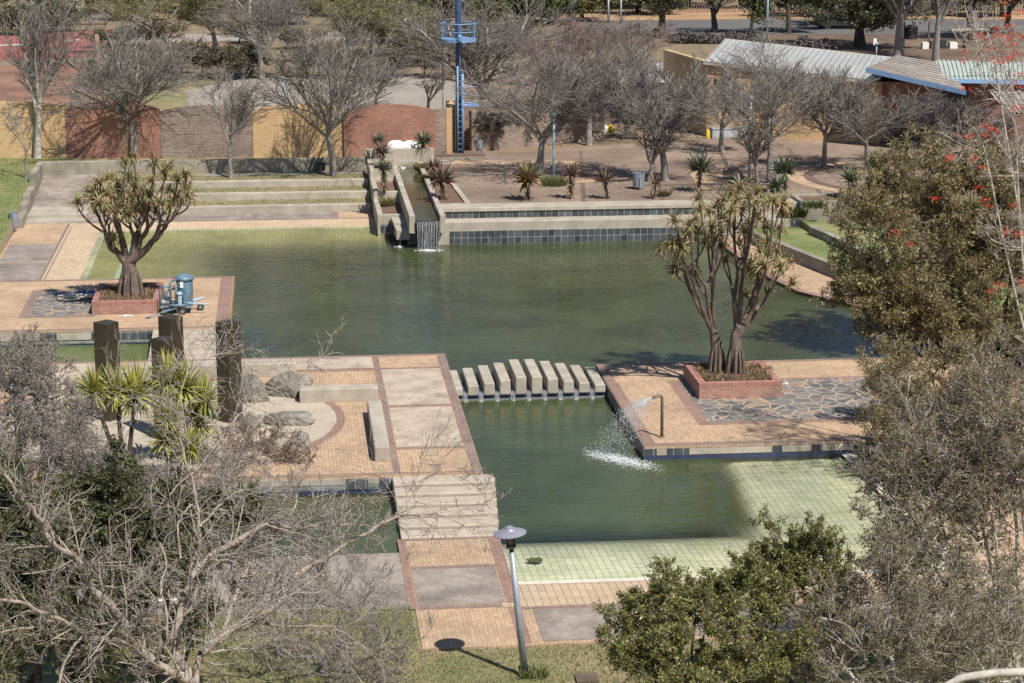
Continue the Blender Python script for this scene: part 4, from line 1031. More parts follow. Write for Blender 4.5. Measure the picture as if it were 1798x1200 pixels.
def Z3(px, py, z): return (*P(px, py, z), z)
r1 = [PY(1520, 120, 116.5), PY(1696, 160, 113), PY(1654, 112, 121), PY(1573, 99, 123)]
slab_roof(r1, roof_brown, .05, 18)
def fascia(a, b, h): 
    return part(MB().poly([(a[0], a[1], a[2]-h), (b[0], b[1], b[2]-h), b, a]).poly([(a[0], a[1]+.05, a[2]), (b[0], b[1]+.05, b[2]), (b[0], b[1]+.05, b[2]-h), (a[0], a[1]+.05, a[2]-h)]), 'fascia', fascia_m, rb)
fascia(Vector(r1[0])+Vector((0, -.06, .04)), Vector(r1[1])+Vector((0, -.06, .04)), .26)
r2 = [PY(1643, 107, 121.5), PY(1653, 141, 116), PY(1860, 143, 115.5), PY(1860, 112, 121)]
slab_roof(r2, roof_green, .06, 56)
fascia(Vector(PY(1664, 138, 115.9))+Vector((0, -.12, 0)), Vector(r2[2])+Vector((0, -.12, 0)), .22)
r3 = [PY(1738, 162, 112.5), PY(1770, 200, 108), PY(1900, 195, 108), PY(1900, 160, 112.5)]
slab_roof(r3, roof_brown, .06, 30)
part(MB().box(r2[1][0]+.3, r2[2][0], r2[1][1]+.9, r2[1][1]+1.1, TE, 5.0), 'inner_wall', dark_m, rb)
for px in (1605, 1640):
    x, y = P(px, 175, 3.2); part(MB().tube([(x, y, 1.2), (x, y, 5.0)], .06, 8), 'column', blue_m, rb)
for px, py in ((1636, 215), (1652, 214)):
    p = P(px, py, 2.0); part(MB().box(p[0]-.06, p[0]+.06, B[1]-2, B[1]-1.9, 1.7, 2.2), 'blue_sign', blue_m, rb)
p = P(1567, 255, TE); e = MB().prism([(p[0], p[1]-.8), (p[0]+1.2, p[1]-.8), (p[0]+.9, p[1]-.2), (p[0], p[1]-.2)], TE, TE+.5).build('pale_cover', grey_pl, bevel=.05); tag(e, 'crumpled pale grey cover at the foot of the red building', 'cover')
# ---- palisade fence along the top
def fence(px0, px1, py0, py1, h, step, mat, lab, name='palisade_fence'):
    a = P(px0, py0, TE); b = P(px1, py1, TE); L = math.hypot(b[0]-a[0], b[1]-a[1]); n = int(L/step)
    e = empty(name, ((a[0]+b[0])/2, (a[1]+b[1])/2, TE), lab, 'fence'); mb = MB()
    for i in range(n+1):
        x = a[0]+(b[0]-a[0])*i/n; y = a[1]+(b[1]-a[1])*i/n; mb.box(x-.035, x+.035, y-.02, y+.02, TE, TE+h)
    part(mb, 'pales', mat, e)
    mb = MB()
    for zz in (.35, h-.35): mb.prism([(a[0], a[1]+.03), (b[0], b[1]+.03), (b[0], b[1]+.08), (a[0], a[1]+.08)], TE+zz, TE+zz+.06)
    part(mb, 'rails', mat, e)
pal = plain('fence_paint', (.20, .13, .09), .2, 2)
fence(900, 1330, 24, 22, 2.3, .26, pal, 'tall brown palisade fence beyond the road, top centre')
fence(1340, 1900, 26, 26, 2.3, .26, pal, 'tall brown palisade fence beyond the road, top right')
fence(340, 620, 26, 25, 2.2, .26, pal, 'brown palisade fence at top left beyond the gravel road')
fence(95, 137, 18, 18, 3, .16, hoard, 'orange slatted hoarding in the top left corner', 'slatted_hoarding')
fence(-40, 92, 20, 20, 2, .3, pal, 'dim palisade fence left of the orange hoarding')
# person in white
def person(px, py, lab, z=TE):
    x, y = P(px, py, z); e = empty('person', (x, y, z), lab, 'person')
    J = {'hip': (0, 0, .92), 'chest': (0, 0, 1.28), 'neck': (0, 0, 1.48), 'head': (0, -.01, 1.66), 'top': (0, -.01, 1.76), 'ls': (-.19, 0, 1.40), 'le': (-.25, .02, 1.12), 'lh': (-.25, -.08, .88), 'rs': (.19, 0, 1.40), 're': (.25, .05, 1.12), 'rh': (.24, -.05, .88), 'lk': (-.1, -.06, .5), 'la': (-.12, .02, .08), 'lt': (-.12, -.15, .04), 'rk': (.1, -.1, .5), 'ra': (.13, -.12, .08), 'rt': (.13, -.28, .04)}
    E_ = [('hip', 'chest'), ('chest', 'neck'), ('neck', 'head'), ('head', 'top'), ('neck', 'ls'), ('ls', 'le'), ('le', 'lh'), ('neck', 'rs'), ('rs', 're'), ('re', 'rh'), ('hip', 'lk'), ('lk', 'la'), ('la', 'lt'), ('hip', 'rk'), ('rk', 'ra'), ('ra', 'rt')]
    R_ = {'hip': .15, 'chest': .17, 'neck': .07, 'head': .105, 'top': .06, 'ls': .07, 'rs': .07, 'le': .045, 're': .045, 'lh': .035, 'rh': .035, 'lk': .075, 'rk': .075, 'la': .045, 'ra': .045, 'lt': .035, 'rt': .035}
    ks = list(J)
    def skin(keys, infl, name, mat):
        ks = keys; ed = [(ks.index(a), ks.index(b)) for a, b in E_ if a in ks and b in ks]
        me = bpy.data.meshes.new(name); me.from_pydata([(x+J[k][0], y+J[k][1], z+J[k][2]) for k in ks], ed, []); o = link(name, me, mat)
        o.modifiers.new('skin', 'SKIN'); sv = me.skin_vertices[0].data
        for i, k in enumerate(ks): sv[i].radius = (R_[k]*infl,)*2
        sv[0].use_root = True; sd = o.modifiers.new('sub', 'SUBSURF'); sd.levels = sd.render_levels = 2
        o.parent = e; o.matrix_parent_inverse = Matrix.Translation(e.location).inverted()
    skin(ks, 1, 'body', skin_m)
    skin(['hip', 'chest', 'neck', 'ls', 'le', 'rs', 're'], 1.16, 'shirt', cloth_w)
    skin(['hip', 'lk', 'la', 'rk', 'ra'], 1.2, 'trousers', cloth_w)
person(137, 22, 'person in white clothes standing by the orange hoarding at top left')
# benches and dark tables in the far park
def tablebench(px, py, lab, w=3.0, mat=wood):
    x, y = P(px, py, TE); e = empty('picnic_table', (x, y, TE), lab, 'table', 'far picnic tables')
    part(MB().box(x-w/2, x+w/2, y, y+.8, TE+.7, TE+.78), 'tabletop', mat, e); part(MB().box(x-w/2, x+w/2, y-.5, y-.2, TE+.42, TE+.48), 'seat', mat, e)
    for sx_ in (-w/2+.2, w/2-.3): part(MB().box(x+sx_, x+sx_+.1, y-.1, y+.7, TE, TE+.70), 'leg', mat, e)
tablebench(155, 44, 'dark slatted bench table near the person in white', 3.6, bin_m)
tablebench(400, 62, 'dark park table beside the pale tree trunk at top left')
tablebench(700, 66, 'dark park table left of the blue mast')
# braai shelter with posts and gear
x, y = P(1655, 84, TE); e = empty('barbecue_stand', (x, y, TE), 'dark timber frame with benches and a barbecue drum at upper right', 'barbecue stand')
for dx in (-3.2, -1.2, 1.0, 3.4): part(MB().box(x+dx, x+dx+.12, y, y+.12, TE, TE+2.0), 'post', wood, e)
part(MB().box(x+.6, x+3.6, y-.3, y+.5, TE+1.35, TE+1.45), 'counter', concrete, e)
part(MB().lathe([(.5, 0), (.55, .9), (.3, 1.1)], (x-2.6, y, TE+.7), 12), 'drum', dark_m, e)
for i, (dx, r) in enumerate(((-1.9, .5), (-1.2, .45), (-.5, .5), (.3, .6), (1.5, .4))): part(MB().box(x+dx, x+dx+r, y-1, y-.4, TE, TE+.5+.1*(i % 3)), 'stool', [white_m, wood, dark_m][i % 3], e)
# dark car on the far road
x, y = P(1478, 52, TE); e = empty('parked_car', (x, y, TE), 'dark car standing on the far road, half hidden by trees', 'car')
part(MB().vprism((x-2.1, y), (x+2.1, y), [(0, TE+.3), (1, TE+.3), (1, TE+.8), (.78, TE+.9), (.68, TE+1.4), (.3, TE+1.42), (.18, TE+.92), (0, TE+.85)], 1.7), 'body', dark_m, e, .05)
part(MB().vprism((x-2.1, y-.02), (x+2.1, y-.02), [(.23, TE+.93), (.74, TE+.93), (.66, TE+1.33), (.32, TE+1.34)], .02), 'window', glass_dk, e)
for dx in (-1.3, 1.3):
    for dy in (0, 1.6): part(MB().tube([(x+dx, y+dy-.05, TE+.33), (x+dx, y+dy+.15, TE+.33)], .33, 14), 'wheel', rubber, e)
# dark figure-like stump objects by the road
for q, lab, h in (((1119, 62), 'dark charred stump beside the road', 1.0), ((1151, 65), 'small upright dark board left of the dark trunk', .7)):
    x, y = P(*q, TE); tag(MB().lathe([(.3, 0), (.22, h*.4), (.3, h*.7), (.12, h)], (x, y, TE), 8).build('stump', wood), lab, 'stump')
# ---- foreground street lamp
lx, ly = P(922, 1188, -.35)
lp = empty('street_lamp', (lx, ly, -.35), 'grey lamp post with a wide saucer shade and smoked glass lantern, leaning slightly', 'street lamp')
top = Vector(PY(898, 965, ly)); bot = Vector((lx, ly, -.35)); ax = (top-bot).normalized()
def along(d, k=0): return bot+ax*d
H_ = (top-bot).length
part(MB().tube([bot, bot+ax*(H_-.06)], [.085, .062], 16), 'post', steel, lp, smooth=True)
part(MB().tube([bot+ax*(H_-.06), bot+ax*(H_+.03)], [.05, .05], 12), 'collar', dark_m, lp)
def axlathe(prof, k=28):
    mb = MB().lathe(prof, (0, 0, 0), k); q = Vector((0, 0, 1)).rotation_difference(ax).to_matrix()
    mb.v = [tuple(q @ Vector(v)+bot) for v in mb.v]; return mb
h0 = H_+.03
part(axlathe([(.06, h0), (.11, h0+.01), (.12, h0+.05), (.11, h0+.06)]), 'lamp_base', lamp_m, lp)
part(axlathe([(.105, h0+.06), (.118, h0+.34)], 20), 'glass', lglass, lp, smooth=True)
mb = MB()
for i in range(4):
    a = PI/4+i*PI/2; q = Vector((0, 0, 1)).rotation_difference(ax).to_matrix()
    mb.tube([tuple(q @ Vector((.125*math.cos(a), .125*math.sin(a), h0+z))+bot) for z in (.04, .36)], .008, 5)
mb2 = axlathe([(.035, h0+.06), (.04, h0+.18), (.02, h0+.25)], 10); part(mb2, 'bulb', white_m, lp)
part(mb, 'cage', dark_m, lp)
part(axlathe([(.37, h0+.335), (.37, h0+.35), (.25, h0+.40), (.15, h0+.43), (.13, h0+.455), (.10, h0+.46), (.095, h0+.485), (.06, h0+.49), (.05, h0+.51), (.01, h0+.52)], 40), 'lamp_shade', lamp_m, lp, smooth=False)
# ---- filter machine on its trailer
fx, fy = P(322, 552, PL)
fm = empty('pump_trailer', (fx, fy, PL), 'blue grey pool filter tank with pipes and pumps on a small two axle trailer', 'filter trailer')
g = lambda x, y, z: (fx+x, fy+y, PL+z)
part(MB().lathe([(.30, .30), (.31, .34), (.31, 1.22), (.34, 1.23), (.34, 1.28), (.30, 1.33), (.18, 1.40), (.02, 1.43)], g(.05, .55, 0), 28), 'tank', bluegrey, fm, smooth=False)
part(MB().box(*sum(((fx-.10, fx+.02), ()), ()), fy+.225, fy+.235, PL+.95, PL+1.18), 'label_plate', white_m, fm)
part(MB().lathe([(.345, 1.20), (.35, 1.215), (.345, 1.23)], g(.05, .55, 0), 28), 'clamp_ring', dark_m, fm)
mb = MB().box(fx-.85, fx+.35, fy-.02, fy+.04, PL+.27, PL+.33).box(fx-.85, fx+.35, fy+.86, fy+.92, PL+.27, PL+.33)
for dx in (-.85, -.25, .29): mb.box(fx+dx, fx+dx+.06, fy+.04, fy+.86, PL+.275, PL+.325)
mb.box(fx-.8, fx+.3, fy+.04, fy+.86, PL+.33, PL+.345)
part(mb, 'frame', bluegrey, fm)
part(MB().tube([g(-.35, .1, .25), g(-1.0, -.45, .10), g(-1.25, -.62, .06)], .022, 6).tube([g(-.1, .1, .25), g(-.75, -.32, .14)], .018, 6).box(fx-1.36, fx-1.16, fy-.68, fy-.58, PL+.02, PL+.06), 'drawbar', bluegrey, fm)
for (dx, dy) in ((-.02, -.08), (.62, .62), (-.7, -.02), (-.6, .95)):
    wo = part(MB().tube([g(dx, dy-.05, .13), g(dx, dy+.05, .13)], .13, 18), 'wheel', rubber, fm)
    ww = MB().tube([g(dx, dy-.062, .13), g(dx, dy+.062, .13)], .065, 12).build('hub', bin_m); ww.parent = wo; ww.matrix_parent_inverse = wo.matrix_parent_inverse.inverted() @ Matrix.Identity(4) if False else Matrix.Identity(4)
part(MB().tube([g(.1, .05, .42), g(.95, -.05, .36)], .035, 8).tube([g(.3, .55, .38), g(.72, .75, .45)], .05, 8), 'outlet_pipe', pale_blue, fm)
mb = MB()
mb.tube([g(-.85, .0, .33), g(-.85, .0, 1.02), g(-.82, 0, 1.06), g(-.3, 0, 1.07), g(-.1, .1, 1.02)], .022, 7)
mb.tube([g(-.45, -.02, .33), g(-.45, -.02, 1.18), g(-.42, .0, 1.24), g(-.3, .2, 1.26), g(-.1, .35, 1.26)], .045, 9)
mb.tube([g(-.6, .05, .33), g(-.6, .05, .86), g(-.5, .05, .92), g(-.3, .1, .95)], .04, 9)
mb.tube([g(-.25, .05, .33), g(-.25, .05, 1.1), g(-.1, .3, 1.12)], .045, 9).tube([g(-.5, -.05, .36), g(.05, -.05, .34)], .05, 9)
mb.tube([g(-.8, .1, .62), g(-.3, .08, .64), g(-.1, .2, .6)], .032, 8).tube([g(-.2, .0, .78), g(.1, .12, .74)], .03, 8)
mb.tube([g(-.7, .3, .33), g(-.7, .3, .95), g(-.3, .4, 1.0)], .035, 8)
part(mb, 'pipework', bluegrey, fm, smooth=True)
part(MB().tube([g(-.12, .0, .33), g(-.12, .0, .74)], .085, 12).lathe([(.09, .74), (.12, .76), (.12, .80), (.05, .86)], g(-.12, 0, 0), 12), 'strainer', pale_blue, fm)
part(MB().tube([g(-.78, .1, .45), g(-.5, .1, .45)], .09, 12).lathe([(.1, .5), (.12, .52), (.12, .58), (.04, .62)], g(-.62, .25, 0), 12), 'pump', steel, fm)
part(MB().box(fx+.02, fx+.16, fy-.04, fy+.06, PL+.33, PL+.72), 'control_box', bluegrey, fm, .01)
for q in (g(-.36, -.02, 1.34), g(-.34, .0, 1.02), g(.2, -.0, .66), g(-.62, 0, .36), g(-.3, .0, .66)):
    part(MB().tube([q, (q[0]+.09, q[1]-.02, q[2]+.03)], .018, 6), 'valve_handle', red_m, fm)
# ---- hose heap
hx, hy = P(135, 527, PL)
hs = empty('hose_heap', (hx, hy, PL), 'tangled heap of white hose on the slate paving beside the left planter', 'hose')
rng = random.Random(3)
for c_, mat, n, ox in (('white_hose', rope_w, 9, 0), ('blue_hose', rope_b, 5, .75)):
    mb = MB()
    for j in range(n):
        pts = []; cx = hx+ox+rng.uniform(-.35, .45); cy = hy+rng.uniform(-.25, .25)+(.25 if ox else 0); ra = rng.uniform(.18, .5); rb_ = rng.uniform(.12, .3); ph = rng.uniform(0, 6)
        for i in range(22):
            a = ph+i*.38; pts.append((cx+ra*math.cos(a)+.1*math.sin(2.3*a), cy+rb_*math.sin(a), PL+.04+.035*(j % 5)+.05*abs(math.sin(a*1.7+j))))
        mb.tube(pts, .026, 6)
    part(mb, c_, mat, hs, smooth=True)
for q, lab in (((883, 545), 'white'),):
    pass
x, y = P(222, 556, PL); mb = MB(); splash(mb, rng, x, y, PL+.01, .22, .1, 26, .04, .015, .05); tag(mb.build('litter', white_m), 'scraps of white litter in front of the left brick planter', 'litter')
x, y = P(1380, 676, PR); mb = MB(); splash(mb, rng, x, y, PR+.01, .1, .05, 8, .04, .02, .04); tag(mb.build('litter', white_m), 'scrap of white litter beside the right brick planter', 'litter')
# sign board hidden in the lower left branches
x, y = P(255, 1115, -.35)
e = empty('garden_grill', (x, y, -.35), 'small dark metal stand with a pale bar on top under the bare tree, lower left', 'stand')
part(MB().tube([(x-.5, y, .45), (x+.75, y+.05, .47)], .028, 8), 'bar', white_m, e)
part(MB().box(x-.2, x+.3, y-.2, y+.15, -.05, .36).box(x-.15, x-.1, y, y+.05, -.35, -.05).box(x+.2, x+.25, y, y+.05, -.35, -.05), 'box', dark_m, e); part(MB().prism([(x+.02, y-.25), (x+.3, y-.25), (x+.2, y-.21), (x+.1, y-.21)], .0, .3), 'flap', rust_m, e)

# ================================================================== PLANTS
def blades(n, L, W, elev, curve, seed, nseg=5, keel=.25, vary=.2, r0=.04):
    """rosette of long leaves: elev = (first, last) start angle, curve = (first, last) droop"""
    r = random.Random(seed); V = []; Fc = []
    for i in range(n):
        t = i/(n-1); az_ = i*2.39996+r.gauss(0, .15); e = elev[0]+(elev[1]-elev[0])*t+r.gauss(0, .08); cv = curve[0]+(curve[1]-curve[0])*t+r.gauss(0, .12)
        l = L*r.uniform(1-vary, 1+vary)*(.75+.25*math.sin(PI*min(1, t+.25))); w_ = W*r.uniform(.8, 1.15)
        ca, sa = math.cos(az_), math.sin(az_); x = r0; z = .02*(1-t); b = len(V)
        for s in range(nseg+1):
            q = s/nseg; ww = w_*(1-q**1.6)*.5*(.8+.4*min(1, q*4))+.002
            a = e-cv*q*q*1.0
            if s: x += math.cos(a)*l/nseg; z += math.sin(a)*l/nseg
            nx_, nz_ = -math.sin(a), math.cos(a)
            V.append((x*ca-ww*sa, x*sa+ww*ca, z)); V.append((x*ca-nx_*ww*keel*2*ca*1, x*sa-nx_*ww*keel*2*sa, z-nz_*ww*keel*2)); V.append((x*ca+ww*sa, x*sa-ww*ca, z))
        for s in range(nseg):
            a0 = b+s*3; Fc.append((a0, a0+1, a0+4, a0+3)); Fc.append((a0+1, a0+2, a0+5, a0+4))
    return V, Fc
def bladeobj(name, args, mat):
    V, Fc = blades(*args[0], **args[1]); me = np_mesh(name, V, [Fc]); me.materials.append(mat); return me
def bez(a, b, c, n):
    return [tuple((1-t)**2*a[i]+2*t*(1-t)*b[i]+t*t*c[i] for i in range(3)) for t in [j/n for j in range(n+1)]]
# ---- the two aloe trees
ros = [bladeobj('rosette', ((38, .50, .038, (1.45, -.2), (1.7, 2.9), s), dict(nseg=7, r0=.02)), leaf_aloetree) for s in (11, 12, 13)]
def aloe_tree(name, lab, trunks, heads, Yc, jit, seed, z0, sc_=1.0):
    r = random.Random(seed); x, y = trunks[0][0]
    e = empty(name, (x, y, z0), lab, 'aloe tree')
    T = Tubes(); hs = []
    for (px, py) in heads: hs.append(PY(px, py, Yc+r.uniform(-jit, jit)))
    def nodes(p, grp, rad, d):
        if len(grp) == 1:
            h = grp[0]; c = (h[0]*.75+p[0]*.25+r.gauss(0, .1), h[1]*.75+p[1]*.25, p[2]*.55+h[2]*.45-.05)
            pts = bez(p, c, h, 6); T.add(pts, [rad+(.028-rad)*i/6 for i in range(7)], 7); return
        if d == 0 and len(grp) > 12:
            gs_ = sorted(grp, key=lambda g: g[0]+.8*math.sin(g[1]*3)); k4 = 5
            subs = [gs_[len(gs_)*i_//k4:len(gs_)*(i_+1)//k4] for i_ in range(k4)]
            for sub in subs:
                cx = sum(g[0] for g in sub)/len(sub); cy = sum(g[1] for g in sub)/len(sub); cz = min(g[2] for g in sub)
                f = r.uniform(.42, .62); q = (p[0]+(cx-p[0])*f, p[1]+(cy-p[1])*f*1.3, p[2]+max(.2, (cz-p[2])*f*.9)); rr = max(.05, rad*.52)
                c = ((p[0]+q[0])/2+(q[0]-p[0])*.2, (p[1]+q[1])/2, (p[2]+q[2])/2-.08)
                pd = (p[0]+r.gauss(0, .03), p[1]+r.gauss(0, .03), p[2]-r.uniform(0, .45))
                T.add(bez(pd, c, q, 4), [rad*.75+(rr-rad*.75)*i/4 for i in range(5)], 9); nodes(q, sub, rr, 1)
            return
        gx = max(g[0] for g in grp)-min(g[0] for g in grp); gy = max(g[1] for g in grp)-min(g[1] for g in grp); gz_ = max(g[2] for g in grp)-min(g[2] for g in grp)
        ax_ = 0 if gx >= gy and gx > gz_*.7 else (1 if gy > gz_*.7 else 2)
        grp = sorted(grp, key=lambda g: g[ax_]+r.gauss(0, .12)); k_ = len(grp)//2
        if len(grp) > 3: k_ = max(1, min(len(grp)-1, k_+r.choice((-1, 0, 1))))
        for sub in (grp[:k_], grp[k_:]):
            if len(sub) == 1: nodes(p, sub, max(.032, rad*.75), d+1); continue
            cx = sum(g[0] for g in sub)/len(sub); cy = sum(g[1] for g in sub)/len(sub); cz = min(g[2] for g in sub)
            f = .40 if d else .38
            q = (p[0]+(cx-p[0])*f*1.15+r.gauss(0, .05), p[1]+(cy-p[1])*f, p[2]+max(.12, (cz-p[2])*f))
            rr = max(.034, rad*math.sqrt(len(sub)/len(grp))*.93)
            c = ((p[0]+q[0])/2+(q[0]-p[0])*.25, (p[1]+q[1])/2, (p[2]+q[2])/2-.06)
            T.add(bez(p, c, q, 4), [rad*.9+(rr-rad*.9)*i/4 for i in range(5)], 9); nodes(q, sub, rr, d+1)
    # split heads between trunks by x
    hs.sort(key=lambda h: h[0]); tot = sum(t[3] for t in trunks); i0 = 0
    for ti, (b0, b1, rad, share) in enumerate(trunks):
        i1 = len(hs) if ti == len(trunks)-1 else i0+int(len(hs)*share/tot); g = hs[i0:i1]; i0 = i1
        fork = (b1[0], b1[1], b1[2]); n = 7; pts = []; rd = []
        for k_ in range(n+1):
            t = k_/n; pts.append((b0[0]+(fork[0]-b0[0])*t+.04*math.sin(5*t+ti), b0[1]+(fork[1]-b0[1])*t, z0+(fork[2]-z0)*t)); rd.append(rad*(1.22-.62*t**.5) if t < 1 else rad*.5)
        T.add(pts, rd, 20); nodes(fork, g, rad*.54, 0)
        # fluted roots
        for k_ in range(9):
            a = k_*2*PI/9+r.random()*.4; T.add([(b0[0]+rad*1.25*math.cos(a), b0[1]+rad*1.25*math.sin(a), z0-.02), (b0[0]+rad*1.15*math.cos(a), b0[1]+rad*1.15*math.sin(a), z0+.22), (b0[0]+rad*.95*math.cos(a)+.01, b0[1]+rad*.95*math.sin(a), z0+.75), (b0[0]+rad*.5*math.cos(a), b0[1]+rad*.5*math.sin(a), z0+1.3)], [.07, .07, .05, .02], 6)
    me = T.mesh('trunk'); o = link('trunk', me, aloe_bark, e); o.matrix_parent_inverse = Matrix.Translation(e.location).inverted()
    for h in hs:
        o = bpy.data.objects.new('rosette', r.choice(ros)); COL.objects.link(o); o.parent = e
        o.location = (h[0]-x, h[1]-y, h[2]-z0); o.rotation_euler = (r.gauss(0, .3), r.gauss(0, .3), r.uniform(0, 6)); s_ = sc_*1.38*r.uniform(.8, 1.15); o.scale = (s_, s_, s_)
    return e
H1 = [(q[0]/4, 260+q[1]/4) for q in ((940, 70), (880, 105), (1085, 120), (1185, 155), (1300, 205), (760, 225), (920, 220), (680, 300), (830, 310), (940, 280), (1060, 240), (1190, 310), (1320, 290), (1330, 360), (540, 390), (650, 380), (740, 340), (700, 400), (850, 400), (890, 450), (960, 410), (1020, 405), (1140, 400), (1200, 420), (740, 440), (1050, 340), (990, 460), (795, 650), (1160, 180), (780, 370), (880, 370), (940, 340), (620, 330), (1000, 320), (1250, 230), (820, 250), (700, 260), (820, 460), (1090, 450), (910, 480), (1240, 350))]
p = P(229, 520, PL+.4)
aloe_tree('aloe_tree', 'big spreading aloe tree in the left brick planter beside the blue grey tank', [((p[0], p[1]), (*P(232, 462, PL+.4+1.0)[:1], p[1], PL+1.75), .40, 1)], H1, p[1], 1.5, 21, PL+.3)
H2 = [(1150+q[0]/3, 280+q[1]/3) for q in ((230, 215), (110, 330), (180, 350), (30, 480), (130, 470), (90, 450), (120, 520), (105, 590), (200, 600), (240, 270), (285, 285), (300, 360), (265, 440), (310, 440), (350, 460), (395, 350), (410, 190), (400, 280), (450, 160), (460, 270), (535, 170), (500, 210), (575, 240), (470, 390), (440, 450), (545, 320), (590, 360), (670, 240), (675, 285), (590, 450), (555, 490), (520, 590), (540, 610), (710, 545), (725, 660), (480, 715), (610, 530), (640, 490), (380, 540), (650, 580), (620, 230), (330, 250), (570, 570), (500, 560), (350, 320), (230, 390), (370, 225), (430, 230), (660, 380), (160, 400), (210, 330), (340, 400), (520, 250), (500, 340))]
pa = P(1258, 656, PR+.4); pb_ = P(1291, 660, PR+.4)
aloe_tree('aloe_tree', 'twin trunked aloe tree in the right brick planter, in front of the upper pool', [((pa[0], pa[1]), (pa[0]-.1, pa[1], PR+2.0), .21, .42), ((pb_[0], pb_[1]), (pb_[0]+.02, pb_[1], PR+1.95), .27, .58)], H2, 70.4, 1.5, 22, PR+.3, .88)
# dead leaf litter and small succulents in planters
def litterplants(x0, x1, y0, y1, z, n, seed, lab, mats=(leaf_dead,), nm='dry_plant', L=.16):
    r = np.random.default_rng(seed); C = np.stack([r.uniform(x0, x1, n), r.uniform(y0, y1, n), z+r.uniform(0, .06, n)], 1); D = r.normal(size=(n, 3)); D[:, 2] = abs(D[:, 2])*.8+.15
    me = leaf_mesh(nm, C, D, L, .03, seed); o = link(nm, me, mats[0]); return tag(o, lab, 'plants', kind='stuff')
litterplants(13.45, 15.7, 68.95, 71.3, PR+.43, 2600, 1, 'dead leaf litter on the soil of the right brick planter')
litterplants(-7.0, -4.98, 82.05, 85.0, PL+.41, 2200, 2, 'dead leaf litter on the soil of the left brick planter')
succ = bladeobj('rosette', ((26, .22, .035, (1.4, .1), (.2, .8), 31), dict(nseg=3)), leaf_aloe_yel)
def small_plant(x, y, z, s, lab, me=succ, grp='small succulents in the brick planters', name='succulent', seed=0):
    o = bpy.data.objects.new(name, me); COL.objects.link(o); o.location = (x, y, z); o.scale = (s,)*3; o.rotation_euler.z = seed*1.3; tag(o, lab, 'plant', grp)
r_ = random.Random(4)
for i, (px, py) in enumerate(((1238, 668), (1262, 671), (1276, 667), (1328, 661), (1340, 658), (1347, 665), (1312, 652), (1228, 655), (1350, 652))):
    x, y = P(px, py, PR+.44); small_plant(x, y, PR+.44, .9+.3*r_.random(), 'small yellowish succulent, number %d from the left by base in the right brick planter' % i if False else ['small succulent at the front left corner of the right planter', 'small succulent left of the dark box in the right planter', 'small succulent just right of the front trunk base in the right planter', 'small succulent right of the trunks, rearmost of the right hand clump', 'small succulent in the middle of the right hand clump', 'small succulent at the front right corner of the right planter', 'small succulent behind the right trunk in the right planter', 'small succulent at the back left corner of the right planter', 'small succulent at the right rear corner of the right planter'][i], seed=i)
x, y = P(1283, 668, PR+.44); tag(MB().box(x-.2, x+.2, y-.1, y+.1, PR+.42, PR+.52).build('flood_light', dark_m, bevel=.02), 'small dark light box at the foot of the twin trunks', 'light')
# ---- single aloes on stems
stem_skirt = None
def aloe(px, py, bx, by, R, mat, n, lab, seed, z=TE, up=(1.35, -.2), cv=(.1, .9), wid=.085):
    R *= 1.45
    r = random.Random(seed); x, y = P(bx, by, z); hx_, _, hz = PY(px, py, y)
    e = empty('aloe', (x, y, z), lab, 'aloe', 'single stemmed aloes around the plaza edge')
    T = Tubes(); st = [(x+(hx_-x)*t**1.3, y, z+(hz-z)*t) for t in (0, .25, .5, .75, 1)]; T.add(st, [.07, .065, .07, .08, .09], 8)
    me = T.mesh('stem'); o = link('stem', me, bark_dk, e); o.matrix_parent_inverse = Matrix.Translation(e.location).inverted()
    # dry skirt
    nn = int(60*max(.3, hz-z)); C = []; D = []
    for i in range(nn):
        t = r.uniform(.15, .98); a = r.uniform(0, 2*PI); C.append((x+(hx_-x)*t**1.3+.07*math.cos(a), y+.07*math.sin(a), z+(hz-z)*t)); D.append((math.cos(a)*.6, math.sin(a)*.6, -.9))
    o = link('dry_skirt', leaf_mesh('dry_skirt', C, D, .24, .05, seed), leaf_dead, e); o.matrix_parent_inverse = Matrix.Translation(e.location).inverted()
    V, Fc = blades(n, R, wid*R/.6, up, cv, seed, nseg=5, keel=.5, vary=.12, r0=.05)
    me = np_mesh('rosette', V, [Fc]); o = link('rosette', me, mat, e); o.location = (hx_-x, 0, hz-z); o.rotation_euler = (r.gauss(0, .1)+.1, r.gauss(0, .1), 0)
A_ = leaf_aloe_red; G_ = leaf_aloe_green; Y_ = leaf_aloe_yel
